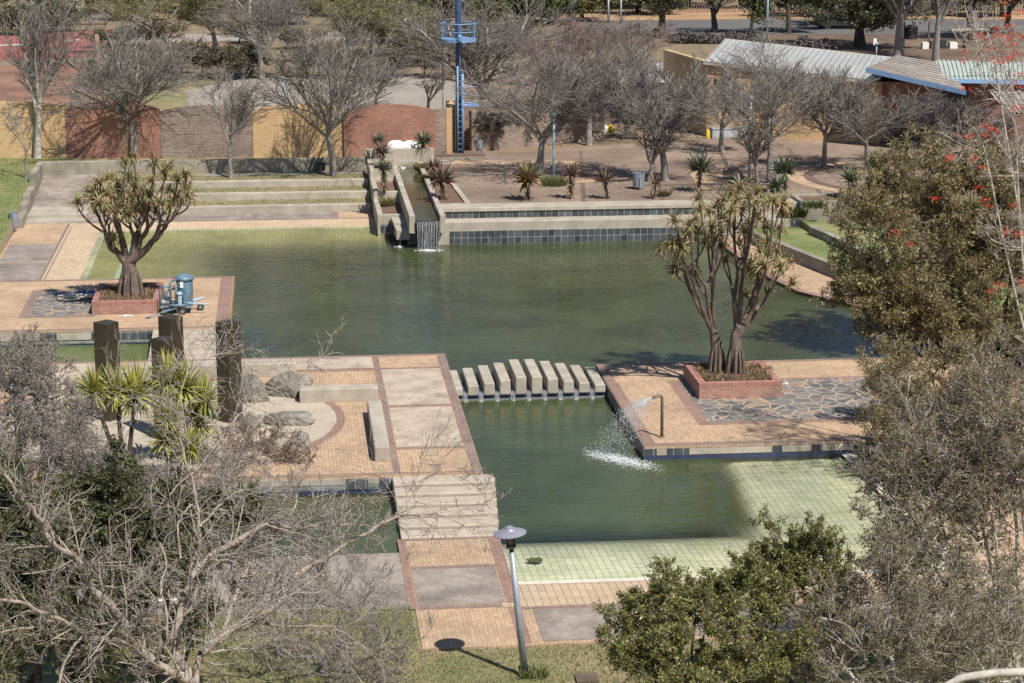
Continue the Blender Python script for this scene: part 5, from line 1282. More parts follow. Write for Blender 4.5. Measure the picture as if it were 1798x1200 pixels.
for a in (
    (665, 248, 667, 292, .40, G_, 36, 'dark aloe highest on the left of the channel, in front of the red brick panel'),
    (671, 268, 671, 306, .46, A_, 38, 'aloe with bright red lower leaf at the upper left of the channel'),
    (673, 297, 675, 338, .45, G_, 34, 'grey green aloe on a dead leaved stem in the middle box left of the channel'),
    (743, 250, 744, 286, .52, G_, 44, 'grey green aloe at the upper right of the channel beside the drum bin'),
    (762, 294, 766, 322, .45, A_, 34, 'small reddish aloe behind the large pink one beside the channel'),
    (777, 319, 780, 354, .68, A_, 50, 'large pinkish red aloe in the planter right of the channel'),
    (926, 317, 926, 352, .72, Y_, 56, 'largest yellow green aloe with pink lower leaves on the plaza edge'),
    (1004, 307, 1001, 350, .50, A_, 38, 'dark reddish aloe right of the grassy tuft and blue post'),
    (1061, 318, 1067, 350, .50, A_, 38, 'dark reddish aloe left of the grey blue drum bin'),
    (1150, 322, 1147, 350, .34, A_, 18, 'thin sparse reddish aloe right of the grey blue drum bin'),
    (1229, 297, 1227, 338, .66, G_, 50, 'tall grey green aloe right of the bins with a pale striped crown'),
    (1377, 301, 1379, 340, .66, G_, 50, 'upper green aloe of the close pair behind the right aloe tree'),
    (1362, 328, 1364, 350, .55, G_, 40, 'lower green aloe of the close pair behind the right aloe tree'),
    (1493, 316, 1493, 356, .56, G_, 40, 'dark green aloe alone above the concrete planter box'),
    (1536, 292, 1540, 332, .62, G_, 44, 'dark aloe at the left edge of the bronze leaved tree')):
    aloe(*a[:8], seed=int(a[0]))
aloe(1535, 362, 1536, 380, .4, A_, 26, 'small dark red aloe at the right end of the concrete planter box', 77, z=1.4)
def tuft(px, py, n, L, mat, lab, z=TE, seed=1, spread=.3, nm='tufted_plant'):
    x, y = P(px, py, z); r = random.Random(seed); C = []; D = []
    for i in range(n): a = r.uniform(0, 2*PI); q = spread*math.sqrt(r.random()); C.append((x+q*math.cos(a), y+q*math.sin(a), z)); D.append((math.cos(a)*r.uniform(.1, .7), math.sin(a)*r.uniform(.1, .7), 1))
    tag(link(nm, leaf_mesh(nm, C, D, L, .05, seed), mat), lab, 'plant')
tuft(974, 326, 500, .42, grassblade, 'bright green grassy tuft at the foot of the pale blue post', spread=.6)
tuft(1165, 345, 220, .3, leaf_aloe_yel, 'small green tuft near the thin sparse aloe', seed=3)
tuft(680, 362, 260, .4, leaf_willow, 'green weeds in the lowest box left of the channel', z=.66, seed=4, spread=.3)
tuft(742, 300, 900, .35, leaf_willow, 'ragged green weeds along the right edge of the channel', z=TE+.05, seed=5, spread=.35)
tuft(752, 318, 700, .3, leaf_willow, 'low green weeds beside the large pinkish aloe', z=TE+.05, seed=6, spread=.3)
tuft(1430, 366, 260, .35, leaf_ever, 'dark green sprigs at the left of the concrete planter box', z=1.4, seed=7, spread=.5)
tuft(1395, 382, 400, .5, leaf_ever, 'dark green leafy plant left of the concrete planter box', z=.78, seed=8, spread=.5)
tuft(938, 1188, 160, .22, grassblade, 'small green weed at the foot of the leaning street lamp', z=-.35, seed=9, spread=.3)
# ---- yuccas
yucca_me = [bladeobj('leaf_head', ((92, .62, .05, (1.5, -1.0), (.0, .45), s), dict(nseg=3, keel=.3, vary=.15, r0=.03)), leaf_yucca) for s in (51, 52)]
skirt_me = bladeobj('dry_leaves', ((40, .5, .05, (-.9, -1.35), (.1, .2), 55), dict(nseg=3, keel=.2, r0=.05)), leaf_dead)
def yucca(base, Y, heads, lab, seed):
    r = random.Random(seed); b = PY(base[0], base[1], Y); z0 = DK if Y > 61 else -1.2; x, y = b[0], Y
    e = empty('yucca', (x, y, z0), lab, 'yucca', 'yuccas among the dark columns'); T = Tubes()
    for h in heads:
        q = PY(h[0], h[1], Y+r.uniform(-.5, .5)); c = (q[0]*.6+x*.4, q[1]*.6+y*.4, z0+(q[2]-z0)*.45)
        T.add(bez((x+r.gauss(0, .06), y, z0), c, q, 6), [.085, .08, .07, .065, .06, .055, .05], 8)
        for me, nm, s_ in ((r.choice(yucca_me), 'leaf_head', r.uniform(1.35, 1.6)*h[2]), (skirt_me, 'dry_leaves', h[2])):
            o = bpy.data.objects.new(nm, me); COL.objects.link(o); o.parent = e; o.location = (q[0]-x, q[1]-y, q[2]-z0); o.scale = (s_,)*3; o.rotation_euler = (r.gauss(0, .12), r.gauss(0, .12), r.uniform(0, 6))
    o = link('trunk', T.mesh('trunk'), bark_dk, e); o.matrix_parent_inverse = Matrix.Translation(e.location).inverted()
yucca((215, 800), 61.6, [(166, 690, .95), (205, 690, .9), (237, 696, 1.05)], 'three headed yucca in front of the leftmost dark column', 1)
yucca((140, 820), 61.2, [(134, 740, .9)], 'single headed yucca at the left of the yucca group', 2)
yucca((330, 820), 62.4, [(294, 672, 1.0), (323, 682, 1.05), (361, 706, 1.0), (350, 748, .9)], 'tallest yucca with four heads between the shortest and rightmost columns', 3)
yucca((300, 850), 61.1, [(293, 738, .8), (291, 776, .85), (333, 790, .85)], 'low yucca with three heads at the front of the yucca group', 4)
# ---- bare trees
S5 = dict(seg=[3, 6, 5, 4, 3], wob=[.05, .08, .10, .11, .13], up=[.03, .035, .03, .03, .03], ch=[6, 9, 7, 6], ang=[.5, .62, .6, .55], len=[1.9, .60, .62, .62], rr=[.6, .42, .5, .6], k=[9, 6, 4, 3, 3], cut=1, rmin=.0095)
S5['from'] = [.7, .12, .12, .15]
def tree_mesh(seed, S, trunkL, R):
    rng = random.Random(seed); thick, thin, tips = Tubes(), Tubes(), []
    grow(rng, thick, thin, tips, (0, 0, 0), (rng.gauss(0, .05), rng.gauss(0, .05), 1), trunkL, R, 0, S)
    return thick, thin, tips
def fit(me, sx_, sy_, sz):
    n = len(me.vertices); a = np.empty(n*3, dtype=np.float32); me.vertices.foreach_get('co', a); a = a.reshape(-1, 3)*np.array([sx_, sy_, sz], dtype=np.float32); me.vertices.foreach_set('co', a.ravel()); me.update()
def bare(px, py, top, halfw, lab, seed, R=.16, barkm=bark_grey, twigm=twig_grey, z=TE, trunk=.85, S=S5, leaf=None, nl=0, ls=.1, name='bare_tree', cat='tree', grp='bare winter trees', kk=1.0):
    R *= 1.3; halfw *= 1.12
    x, y = P(px, py, z); dist = math.hypot(y, CH-z); k_ = F/dist
    Hm = (py-top)/k_*1.06; Wm = halfw/k_
    thick, thin, tips = tree_mesh(seed, S, trunk, R)
    ends = np.array([t[0][-1] for t in tips]); h = np.percentile(ends[:, 2], 99); w_ = max(np.percentile(ends[:, 0], 97), -np.percentile(ends[:, 0], 3))
    fx_, fz = Wm/w_, Hm/h
    e = empty(name, (x, y, z-.03), lab, cat, grp)
    for T_, nm, mt in ((thick, 'trunk', barkm), (thin, 'crown', twigm)):
        me = T_.mesh(nm, (fx_, fx_, fz)); link(nm, me, mt, e)
    if leaf:
        rr = np.random.default_rng(seed); idx = rr.integers(0, len(tips), nl); tt = rr.uniform(0, 1, nl)
        A = np.array([tips[i][0][0] for i in idx]); B = np.array([tips[i][0][-1] for i in idx]); C = (A+(B-A)*tt[:, None])*np.array([fx_, fx_, fz])+rr.normal(size=(nl, 3))*ls*.8
        link('leaves', leaf_mesh('leaves', C, rr.normal(size=(nl, 3))+np.array([0, 0, .2]), ls, ls*.55, seed), leaf, e)
    return e
def SS(**kw):
    d = dict(S5); d.update(kw); return d
slim = SS(ch=[5, 8, 6, 5], ang=[.36, .5, .55, .55], up=[.05, .06, .05, .04, .03])
wide = SS(ch=[8, 10, 7, 6], ang=[.72, .6, .58, .55], up=[.02, .045, .04, .035, .03])
bare(66, 279, -10, 78, 'tall pale trunked bare tree in front of the yellow panel at far left', 1, .17, bark_white, S=slim, trunk=2.6)
bare(45, 322, 175, 38, 'slender bare sapling leaning on the green lawn at far left', 2, .07, S=SS(ch=[3, 4, 4, 4]), trunk=1.6, z=.95)
bare(237, 279, 50, 120, 'spreading bare tree in front of the dark red brick panel', 3, .17, S=wide)
bare(214, 277, 130, 55, 'thin second bare tree close left of the spreading one at the dark red panel', 23, .08, S=slim)
bare(405, 312, 130, 55, 'slim bare tree on the grass terrace in front of the brown brick panel', 4, .10, S=slim, trunk=2.0, z=.95)
bare(585, 308, 45, 110, 'tall spreading bare tree in front of the yellow and red panel joint', 5, .16, S=wide, trunk=1.4, z=.95)
bare(459, 138, -30, 85, 'grey trunked bare tree far behind the boundary wall, upper left', 6, .20, bark_white, trunk=3)
bare(850, 235, 5, 120, 'big pale limbed bare tree just right of the blue mast', 7, .22, bark_white, S=wide)
bare(946, 312, 95, 118, 'round crowned bare tree behind the largest yellow green aloe', 8, .17, S=wide)
bare(1034, 256, 60, 95, 'bare tree with reddish twigs behind the sack heap', 9, .15, twigm=twig_red, S=wide)
bare(1168, 318, 90, 112, 'wide bare tree at the middle of the plaza right of the drum bin', 10, .16, S=wide)
bare(1141, 320, 200, 50, 'leaning bare stem immediately left of the wide plaza tree', 24, .12, S=slim, trunk=2.0)
bare(1352, 322, 75, 118, 'many stemmed bare tree behind the right aloe tree', 11, .15, S=wide)
bare(1330, 322, 210, 40, 'leaning thin bare stem at the left of the many stemmed plaza tree', 25, .09, S=slim, trunk=2.4)
bare(1525, 300, 140, 100, 'bare tree in front of the yellow and red building joint', 12, .13, S=wide)
bare(1640, 290, 165, 80, 'dark tangled bare tree in front of the red building', 13, .12, bark_dk, twig_dk, S=wide)
bare(1447, 296, 120, 60, 'bare tree between the many stemmed one and the brick building corner', 29, .12, S=wide)
bare(1268, 268, 110, 60, 'bare tree close to the yellow brick wall beside the grey box', 19, .12, S=wide)
bare(1590, 285, 190, 50, 'small dark bare tree at the foot of the red building', 26, .10, bark_dk, twig_dk, S=wide)
bare(1710, 300, 190, 60, 'dark bare tree at the right end of the red building', 27, .10, bark_dk, twig_dk, S=wide)
bare(752, 200, 128, 36, 'small bare shrub on the gravel behind the red panel', 14, .10, bark_dk, twig_dk, S=SS(ch=[4, 5, 5, 5]), trunk=.6)
bare(660, 195, 110, 40, 'thin bare tree on the gravel behind the clean red panel', 15, .09, S=slim)
bare(870, 262, 180, 40, 'low dark bare bush beside the bags near the mast', 28, .06, bark_dk, twig_dk, S=wide, trunk=.4, name='bare_bush', cat='bush')
for i, (px, py, hw, lab) in enumerate(((905, 258, 42, 'dark tangled bush behind the round crowned tree, nearest the mast'), (980, 250, 45, 'dark tangled bush in the middle behind the round crowned tree'), (1095, 246, 40, 'dark tangled bush right of the heap of sacks'))):
    bare(px, py, 175, hw, lab, 130+i, .07, bark_dk, twig_dk, S=wide, trunk=.4, name='bare_bush', cat='bush', grp='tangled bushes behind the plaza')
for i, (px, py, top, hw, lab) in enumerate(((960, 150, 45, 60, 'reddish brown bare bush behind the mast, leftmost of the row by the road'), (1040, 140, 35, 62, 'reddish brown bare bush in the middle of the row by the road'), (1120, 120, 45, 60, 'reddish brown bare bush at the right of the row by the road'), (1000, 190, 90, 65, 'nearer reddish brown bush between the two big bare trees'), (1090, 200, 105, 60, 'nearer reddish brown bush behind the low shed roof'))):
    bare(px, py, top, hw, lab, 30+i, .08, bark_grey, twig_red, S=wide, trunk=.5, grp='reddish bare bushes by the road', name='bare_bush', cat='bush')
# far trees beyond the wall and the road
bare(1163, 68, -60, 60, 'dark trunked tree on the far verge of the road, top centre', 41, .34, bark_dk, twig_dk, leaf=leaf_dkgreen, nl=5000, ls=.25, grp='far trees')
bare(1255, 58, -50, 50, 'dark forked bare tree by the road right of the dark trunked one', 42, .25, bark_dk, twig_grey, grp='far trees')
bare(1318, 60, -60, 30, 'thin pale trunk beside the dense evergreen tree', 43, .14, bark_white, twig_grey, S=slim, grp='far trees')
bare(1510, 82, -30, 85, 'broad dark tree with a low fork above the brown roof', 44, .42, bark_dk, twig_dk, leaf=leaf_dkgreen, nl=9000, ls=.3, trunk=1.0, grp='far trees')
bare(1578, 102, -110, 60, 'many trunked pale grey tree above the brown roof', 45, .34, bark_grey, twig_grey, S=wide, grp='far trees', leaf=leaf_dkgreen, nl=2500, ls=.25)
bare(1643, 108, -140, 55, 'tall straight pale trunk beside the pale green roof', 46, .24, bark_grey, twig_grey, S=slim, grp='far trees')
bare(1705, 70, -80, 50, 'dark leaning trunk above the pale green roof', 47, .26, bark_dk, twig_dk, leaf=leaf_dkgreen, nl=3500, ls=.25, grp='far trees')
bare(1770, 60, -80, 55, 'dark tree at the top right corner behind the red flowers', 48, .26, bark_dk, twig_dk, leaf=leaf_dkgreen, nl=6000, ls=.3, grp='far trees')
def evergreen(px, py, top, hw, lab, seed, leaf=leaf_ever, nl=16000, ls=.26, R=.2, z=TE, name='evergreen_tree', cat='tree', grp='far evergreen trees', trunk=.55):
    bare(px, py, top, hw, lab, seed, R, bark_dk, twig_dk, leaf=leaf, nl=nl, ls=ls, S=SS(ch=[6, 6, 6, 5], ang=[1.0, .75, .7, .7], up=[.0, .01, .01, .01, .0]), trunk=trunk, name=name, cat=cat, grp=grp, z=z)
evergreen(1385, 60, -75, 80, 'dense dark evergreen tree behind the tall pale blue pole', 50)
evergreen(1460, 48, -60, 62, 'paler evergreen tree right of the dense dark one', 51, ls=.24)
evergreen(905, 42, -30, 60, 'rounded evergreen bush at the top, left one of three', 52, nl=12000)
evergreen(965, 40, -25, 55, 'rounded evergreen bush at the top, middle one of three', 53, nl=12000)
evergreen(1022, 38, -25, 45, 'rounded yellowish evergreen bush at the top, right one of three', 54, nl=10000, leaf=leaf_willow)
evergreen(700, 40, -40, 75, 'dark evergreen tree at the top left of the mast', 55, leaf_dkgreen)
evergreen(800, 30, -60, 55, 'dark evergreen tree directly behind the mast top', 56, leaf_dkgreen)
evergreen(30, 30, -60, 70, 'dark evergreen tree in the top left corner', 57, leaf_dkgreen)
evergreen(155, 20, -60, 26, 'narrow dark tree right of the person in white', 58, leaf_dkgreen, nl=7000)
evergreen(330, 20, -60, 60, 'dark evergreen tree at the top behind the yellow green tree', 59, leaf_dkgreen)
evergreen(560, 20, -60, 60, 'dark evergreen tree at the top behind the second yellow green tree', 60, leaf_dkgreen)
evergreen(1080, 12, -70, 50, 'dark tree behind the palisade fence, above the pair of road posts', 61, leaf_dkgreen)
evergreen(1210, 12, -70, 60, 'dark tree behind the palisade fence right of the dark trunk', 62, leaf_dkgreen)
evergreen(1300, 14, -70, 50, 'dark tree behind the palisade fence near the orange verge', 63, leaf_dkgreen)
evergreen(1590, 12, -70, 80, 'dark tree behind the fence above the many trunked tree', 64, leaf_dkgreen)
evergreen(1700, 14, -70, 70, 'dark green tree behind the fence at the far upper right', 65, leaf_ever)
evergreen(650, 95, 20, 45, 'dense olive bush left of the mast beyond the gravel', 66, hedge_m, nl=9000, ls=.2)
for i, (px, py, top, hw, lab) in enumerate(((270, 95, -40, 100, 'pale yellow green tree at upper left beside the thin post'), (610, 110, -25, 90, 'pale yellow green tree behind the spreading bare tree'), (700, 120, 15, 60, 'pale yellow green tree left of the mast'), (380, 95, -20, 50, 'small yellow green tree between the upper left trees'))):
    bare(px, py, top, hw, lab, 70+i, .2, bark_grey, twig_grey, S=SS(ch=[5, 7, 7, 7]), leaf=leaf_willow, nl=14000, ls=.13, grp='trees in pale new leaf')
def hedge(px0, px1, py, h, d, lab, seed, n=16000, mat=hedge_m):
    r = np.random.default_rng(seed); a = P(px0, py, TE); b = P(px1, py, TE)
    t = r.uniform(0, 1, n); hh = h*(.65+.35*np.sin(t*17+seed)*np.sin(t*7.3)); C = np.stack([a[0]+(b[0]-a[0])*t, a[1]+(b[1]-a[1])*t+r.uniform(0, d, n), TE+hh*np.sqrt(r.uniform(0, 1, n))], 1)
    D = r.normal(size=(n, 3)); tag(link('hedge', leaf_mesh('hedge', C, D, .3, .14, seed), mat), lab, 'hedge')
hb = SS(ch=[7, 7, 6, 5], ang=[.95, .7, .65, .6], up=[0, .02, .02, .02, .02])
_w = ['leftmost', 'second from the left', 'third from the left', 'fourth from the left', 'fifth from the left', 'sixth from the left', 'seventh from the left', 'eighth from the left', 'ninth from the left', 'rightmost']
for i, px in enumerate((235, 275, 318, 355, 395, 440, 560, 610, 690, 745)):
    bare(px, 136+6*math.sin(i*2.1), 82+8*math.cos(i*1.7), 36, 'olive brown bush beyond the gravel path, %s in the upper left row' % _w[i], 200+i, .07, bark_dk, twig_dk, S=hb, trunk=.35, leaf=hedge_m, nl=3500, ls=.16, name='brown_bush', cat='bush', grp='brown bushes beyond the gravel')
for i, px in enumerate((190, 290, 420, 530, 640, 740, 830, 905)):
    bare(px, 82+4*math.sin(i*2.7), 44+8*math.cos(i*2.2), 46, 'dark twiggy bush by the gravel road, %s in the farther row' % (_w[:7]+['rightmost'])[i], 220+i, .08, bark_dk, twig_red if i % 2 else twig_dk, S=hb, trunk=.35, leaf=hedge_m if i % 2 else leaf_dkgreen, nl=2600, ls=.18, name='dark_bush', cat='bush', grp='dark bushes by the gravel road')
for i, (px, py, tp, hw, lf) in enumerate(((60, 60, 8, 60, leaf_dkgreen), (480, 45, -25, 60, leaf_dkgreen), (760, 40, -30, 45, hedge_m), (840, 52, -10, 50, leaf_dkgreen), (620, 30, -40, 60, leaf_ever), (245, 35, -30, 50, leaf_dkgreen), (1120, 24, -40, 60, leaf_ever), (1425, 30, -60, 70, leaf_ever), (1520, 30, -60, 60, leaf_dkgreen), (1640, 26, -60, 60, leaf_dkgreen), (1760, 30, -60, 60, leaf_dkgreen), (900, 20, -60, 60, leaf_dkgreen), (990, 15, -60, 60, leaf_ever), (400, 20, -60, 60, leaf_dkgreen))):
    evergreen(px, py, tp, hw, 'dark bushy backdrop tree, %s' % ['above the red court', 'left of the middle gravel', 'left of the mast top', 'right of the mast top', 'above the yellow green tree', 'beside the thin pale post', 'behind the road posts', 'between the two evergreens over the road', 'above the brown roof', 'above the pale straight trunk', 'in the right corner', 'behind the left evergreen bush', 'behind the middle evergreen bush', 'at the upper left gap'][i], 240+i, lf, nl=9000, ls=.3, trunk=.5)
hedge(1180, 1330, 78, .8, 3, 'low dark ground shrubs by the road behind the white roof', 4, 5000, twig_dk)
hedge(1310, 1470, 98, 1.2, 3, 'dark pruned brush heap behind the white roof', 5, 7000, twig_dk)
# ================================================================== FOREGROUND PLANTS
def limb_tree(name, lab, cat, base, limbs, S, seed, barkm, twigm, leaf=None, nl=0, ls=.09, lw=.4, spacing=.5, twL=1.2, R0=.12, ang=.9, limbk=1.0, grp=None):
    """limbs: list of ([points], r0, r1); twigs are grown along every limb"""
    rng = random.Random(seed); thick, thin, tips = Tubes(), Tubes(), []
    for pts, r0, r1, dens in limbs:
        # smooth with catmull-rom
        q = [Vector(p) for p in pts]; out = []
        for i in range(len(q)-1):
            p0, p1, p2, p3 = q[max(i-1, 0)], q[i], q[i+1], q[min(i+2, len(q)-1)]
            for j in range(4):
                t = j/4; out.append(.5*((2*p1)+(p2-p0)*t+(2*p0-5*p1+4*p2-p3)*t*t+(3*p1-p0-3*p2+p3)*t**3))
        out.append(q[-1]); L = sum((out[i+1]-out[i]).length for i in range(len(out)-1)); n = len(out)
        ww = [tuple(o+Vector((rng.gauss(0, .012), rng.gauss(0, .012), rng.gauss(0, .012)))) for o in out]
        rads = [(r0+(r1-r0)*i/(n-1))*rng.uniform(.9, 1.1)*limbk for i in range(n)]
        thick.add(ww, rads, 10)
        m_ = max(1, int(L/spacing*dens))
        for k_ in range(m_):
            f = (k_+rng.random())/m_; f = .12+.88*f; a = min(n-2, int(f*(n-1))); d = unit(tuple(out[a+1]-out[a])); p = ww[a]
            sd = side(rng, d, ang*rng.uniform(.6, 1.3)); 
            grow(rng, thick, thin, tips, p, (sd[0], sd[1], sd[2]+.12), twL*rng.uniform(.5, 1.2)*(1.1-.4*f), max(.006, min(.03, rads[a]*.33)), 0, S)
    e = empty(name, base, lab, cat, grp)
    for T_, nm, mt in ((thick, 'trunk', barkm), (thin, 'crown', twigm)):
        if T_.g:
            o = link(nm, T_.mesh(nm), mt, e); o.matrix_parent_inverse = Matrix.Translation(e.location).inverted()
    if leaf:
        rr = np.random.default_rng(seed); idx = rr.integers(0, len(tips), nl); tt = rr.uniform(.1, 1.05, nl)
        A = np.array([tips[i][0][0] for i in idx]); B = np.array([tips[i][0][-1] for i in idx]); C = A+(B-A)*tt[:, None]+rr.normal(size=(nl, 3))*ls*.35; Dd = (B-A)/(np.linalg.norm(B-A, axis=1, keepdims=True)+1e-6)*.8+rr.normal(size=(nl, 3))*.8
        o = link('leaves', leaf_mesh('leaves', C, Dd, ls, ls*lw, seed), leaf, e); o.matrix_parent_inverse = Matrix.Translation(e.location).inverted()
    return e, tips
ST = dict(seg=[5, 4, 3], wob=[.16, .2, .22], up=[.03, .02, .0], ch=[5, 4], ang=[.75, .75], len=[.55, .6], rr=[.6, .7], k=[5, 3, 3], cut=0, rmin=.0045); ST['from'] = [.2, .15]
def pl(lst, Y0, Y1):
    n = len(lst); return [PY(q[0], q[1], Y0+(Y1-Y0)*i/(n-1)) for i, q in enumerate(lst)]
def down(p, base, n=3): # path from base to p
    return [tuple(base[i]+(p[i]-base[i])*k_/n for i in range(3)) for k_ in range(n)]
b0 = PY(335, 1260, 37.0); gb = (b0[0], 37.0, -.36)
lb_ = [
    ([gb]+[PY(334, 1250, 37.0)]+pl([(333, 1197), (277, 1170), (230, 1120), (217, 1097), (193, 1060), (160, 1033), (147, 1000), (133, 980), (103, 963), (80, 937), (70, 910), (37, 873), (0, 817), (-40, 770)], 37, 35.0), .16, .035, 1.1),
    (pl([(240, 1135), (193, 1123), (150, 1115), (120, 1095), (80, 1080), (40, 1060), (0, 1053), (-50, 1050)], 36.8, 34.5), .085, .04, 1.2),
    (pl([(120, 1095), (90, 1093), (50, 1103), (0, 1112), (-40, 1120)], 36, 35), .05, .03, 1),
    (pl([(145, 1118), (120, 1150), (105, 1200), (100, 1260)], 36, 35), .045, .03, 1),
    (pl([(217, 1097), (240, 1090), (262, 1087), (290, 1090)], 37, 36.4), .035, .02, .6),
    ([gb]+pl([(333, 1210), (305, 1150), (312, 1085), (340, 1010), (372, 975), (403, 957), (440, 935), (473, 918), (500, 925), (533, 927), (600, 922), (650, 925)], 37.1, 40), .15, .02, 1),
    (pl([(340, 1010), (347, 987), (350, 927), (343, 867), (338, 840), (327, 810), (318, 770), (300, 735)], 38, 39.5), .06, .012, 1.2),
    (pl([(350, 927), (375, 900), (395, 880), (420, 862), (460, 866), (500, 870)], 38.5, 40), .04, .012, 1),
    ([gb]+pl([(345, 1210), (353, 1150), (383, 1127), (400, 1083), (420, 1033), (437, 993), (447, 967), (470, 945), (490, 923), (517, 893), (523, 853)], 37, 40.5), .10, .02, 1.2),
    (pl([(353, 1150), (400, 1107), (443, 1093), (493, 1053), (517, 1013), (567, 983), (600, 960), (640, 940), (680, 915), (720, 905), (770, 905), (815, 925)], 37.2, 42), .12, .012, 1.1),
    (pl([(690, 910), (720, 875), (745, 840), (780, 830), (830, 850), (850, 870)], 41, 42.5), .022, .008, .8),
    (pl([(293, 1130), (293, 1080), (283, 1033), (293, 987), (283, 953)], 37, 38), .04, .02, 1),
    (pl([(317, 985), (313, 940), (318, 910), (333, 888), (345, 890)], 37.6, 38), .03, .02, .6),
    (pl([(443, 1093), (500, 1100), (560, 1100), (600, 1110), (660, 1150)], 38.5, 39.5), .05, .015, 1),
    (pl([(517, 1013), (560, 1010), (600, 1050), (640, 1090)], 39, 40), .03, .01, 1),
    (pl([(403, 1090), (440, 1020), (480, 1000)], 38, 38.6), .03, .012, 1),
    (pl([(385, 770), (420, 730), (455, 700), (520, 665), (545, 640)], 42, 44), .028, .006, .9),
    (pl([(300, 870), (385, 770), (330, 720), (250, 690), (190, 680)], 41, 43.5), .025, .006, .7),
    (pl([(333, 780), (318, 690), (345, 640), (395, 620), (430, 605)], 40, 43), .022, .006, .8),
]
limb_tree('bare_tree', 'large pale barked bare tree with twisting limbs filling the lower left foreground', 'tree', gb, lb_, ST, 101, bark_pale, twig_mid, spacing=.22, twL=1.35, leaf=leaf_dead, nl=2200, ls=.06, limbk=.62)
# generic filled shrub: blobs in photo space
def shrub(name, lab, cat, base, blobs, S, seed, barkm, twigm, leaf, nl, ls, nsec=8, R=.09, twL=.6, spacing=.35, lw=.45, ang=.8, grp=None):
    rng = random.Random(seed); limbs = []; zb = base[2]
    for (px, py, Y, rx, ry, rz) in blobs:
        c = PY(px, py, Y); mid = (base[0]*.45+c[0]*.55+rng.gauss(0, .2), base[1]*.45+c[1]*.55, zb+(c[2]-zb)*.45-.2)
        low = (c[0]-(c[0]-base[0])*.12, c[1], c[2]-rz*.6)
        limbs.append(([base, mid, low, (c[0], c[1], c[2])], R, R*.3, .25))
        for k_ in range(nsec):
            d = unit((rng.gauss(0, 1), rng.gauss(0, 1), rng.gauss(.15, .9))); q = (c[0]+d[0]*rx*.92, c[1]+d[1]*ry*.92, c[2]+d[2]*rz*.92)
            st = (c[0]+d[0]*rx*.15, c[1]+d[1]*ry*.15, c[2]-rz*.45+d[2]*rz*.2); m_ = tuple((st[i]+q[i])/2+rng.gauss(0, .12) for i in range(3))
            limbs.append(([st, m_, q], R*.32, .008, 1.2))
    return limb_tree(name, lab, cat, base, limbs, S, seed, barkm, twigm, leaf, nl, ls, lw, spacing, twL, ang=ang, grp=grp)
SL = dict(seg=[4, 3], wob=[.16, .2], up=[.04, .03], ch=[5], ang=[.7], len=[.6], rr=[.6], k=[3, 3], cut=-1, rmin=.0045); SL['from'] = [.15]
SM = dict(seg=[4, 3, 3], wob=[.16, .2, .2], up=[.05, .04, .03], ch=[5, 4], ang=[.7, .7], len=[.6, .6], rr=[.6, .6], k=[4, 3, 3], cut=0, rmin=.0045); SM['from'] = [.15, .15]
def gpt(px, py, Y, z=-.36): q = PY(px, py, Y); return (q[0], Y, z)
# dark green feathery shrubs, lower left
shrub('dark_shrub', 'dark green feathery tree behind the pale limbs at the left edge', 'tree', gpt(60, 1200, 43), [(30, 890, 44, 1.9, 1.5, 1.2), (130, 930, 43.5, 1.9, 1.4, 1.3), (60, 1010, 42.5, 2.0, 1.4, 1.5), (200, 880, 45, 1.4, 1.2, .9)], SM, 110, bark_dk, twig_dk, leaf_dkgreen, 90000, .085, 11, twL=.7, spacing=.32)
shrub('dark_shrub', 'dark green feathery tree in the middle of the lower left, under the pale limbs', 'tree', gpt(230, 1240, 42), [(230, 960, 43, 1.6, 1.4, 1.2), (170, 1040, 42, 1.9, 1.4, 1.5), (380, 940, 44, 1.0, 1.0, .9), (260, 1080, 41.5, 1.2, 1.2, 1.0), (310, 920, 44, 1.4, 1.2, .9), (90, 1110, 41, 1.8, 1.3, 1.2)], SM, 111, bark_dk, twig_dk, leaf_dkgreen, 80000, .085, 11, twL=.7, spacing=.32)
shrub('grey_bush', 'grey brown twiggy bush with dry seed heads at the left edge', 'bush', gpt(60, 900, 56, -.3), [(30, 700, 56, 1.9, 1.2, 1.2), (80, 750, 55, 1.4, 1.2, 1.0), (30, 790, 54, 1.8, 1.2, 1.0), (130, 810, 54, 1.2, 1.0, .7), (60, 665, 56, 1.2, 1.0, .8), (20, 640, 57, 1.2, .9, .8)], SM, 112, bark_grey, twig_grey, seed_m, 36000, .06, 14, twL=.75, spacing=.20)
shrub('grey_bush', 'grey twiggy bush around the feet of the yuccas', 'bush', gpt(250, 900, 58, -.3), [(200, 850, 58, 1.7, 1.0, .5), (290, 870, 58, 1.6, 1.0, .5), (120, 850, 57, 1.5, 1, .5), (390, 850, 59, 1.0, .8, .5)], SM, 113, bark_grey, twig_grey, seed_m, 14000, .06, 12, twL=.7, spacing=.22)
shrub('brown_bush', 'low brown twiggy bush with dead leaves beside the upright boulder', 'bush', (*P(470, 800, DK), DK), [(450, 775, 63.6, 1.5, .8, .55), (500, 800, 62.6, .9, .7, .5), (400, 800, 62.6, 1.2, .8, .6)], SM, 114, bark_dk, twig_red, leaf_dead, 9000, .055, 12, R=.03, twL=.5, spacing=.22)
shrub('grey_bush', 'grey twig thicket over the lower left pool edge', 'bush', gpt(560, 1130, 47, -.36), [(600, 1020, 47, 1.4, 1, 1.3), (480, 1090, 46, 1.6, 1.2, 1.3), (680, 1100, 46, 1.0, .8, .9), (590, 1160, 44, 1.7, 1.2, .9)], SM, 115, bark_grey, twig_grey, leaf_dead, 1500, .05, 11, R=.05, twL=.8, spacing=.26)
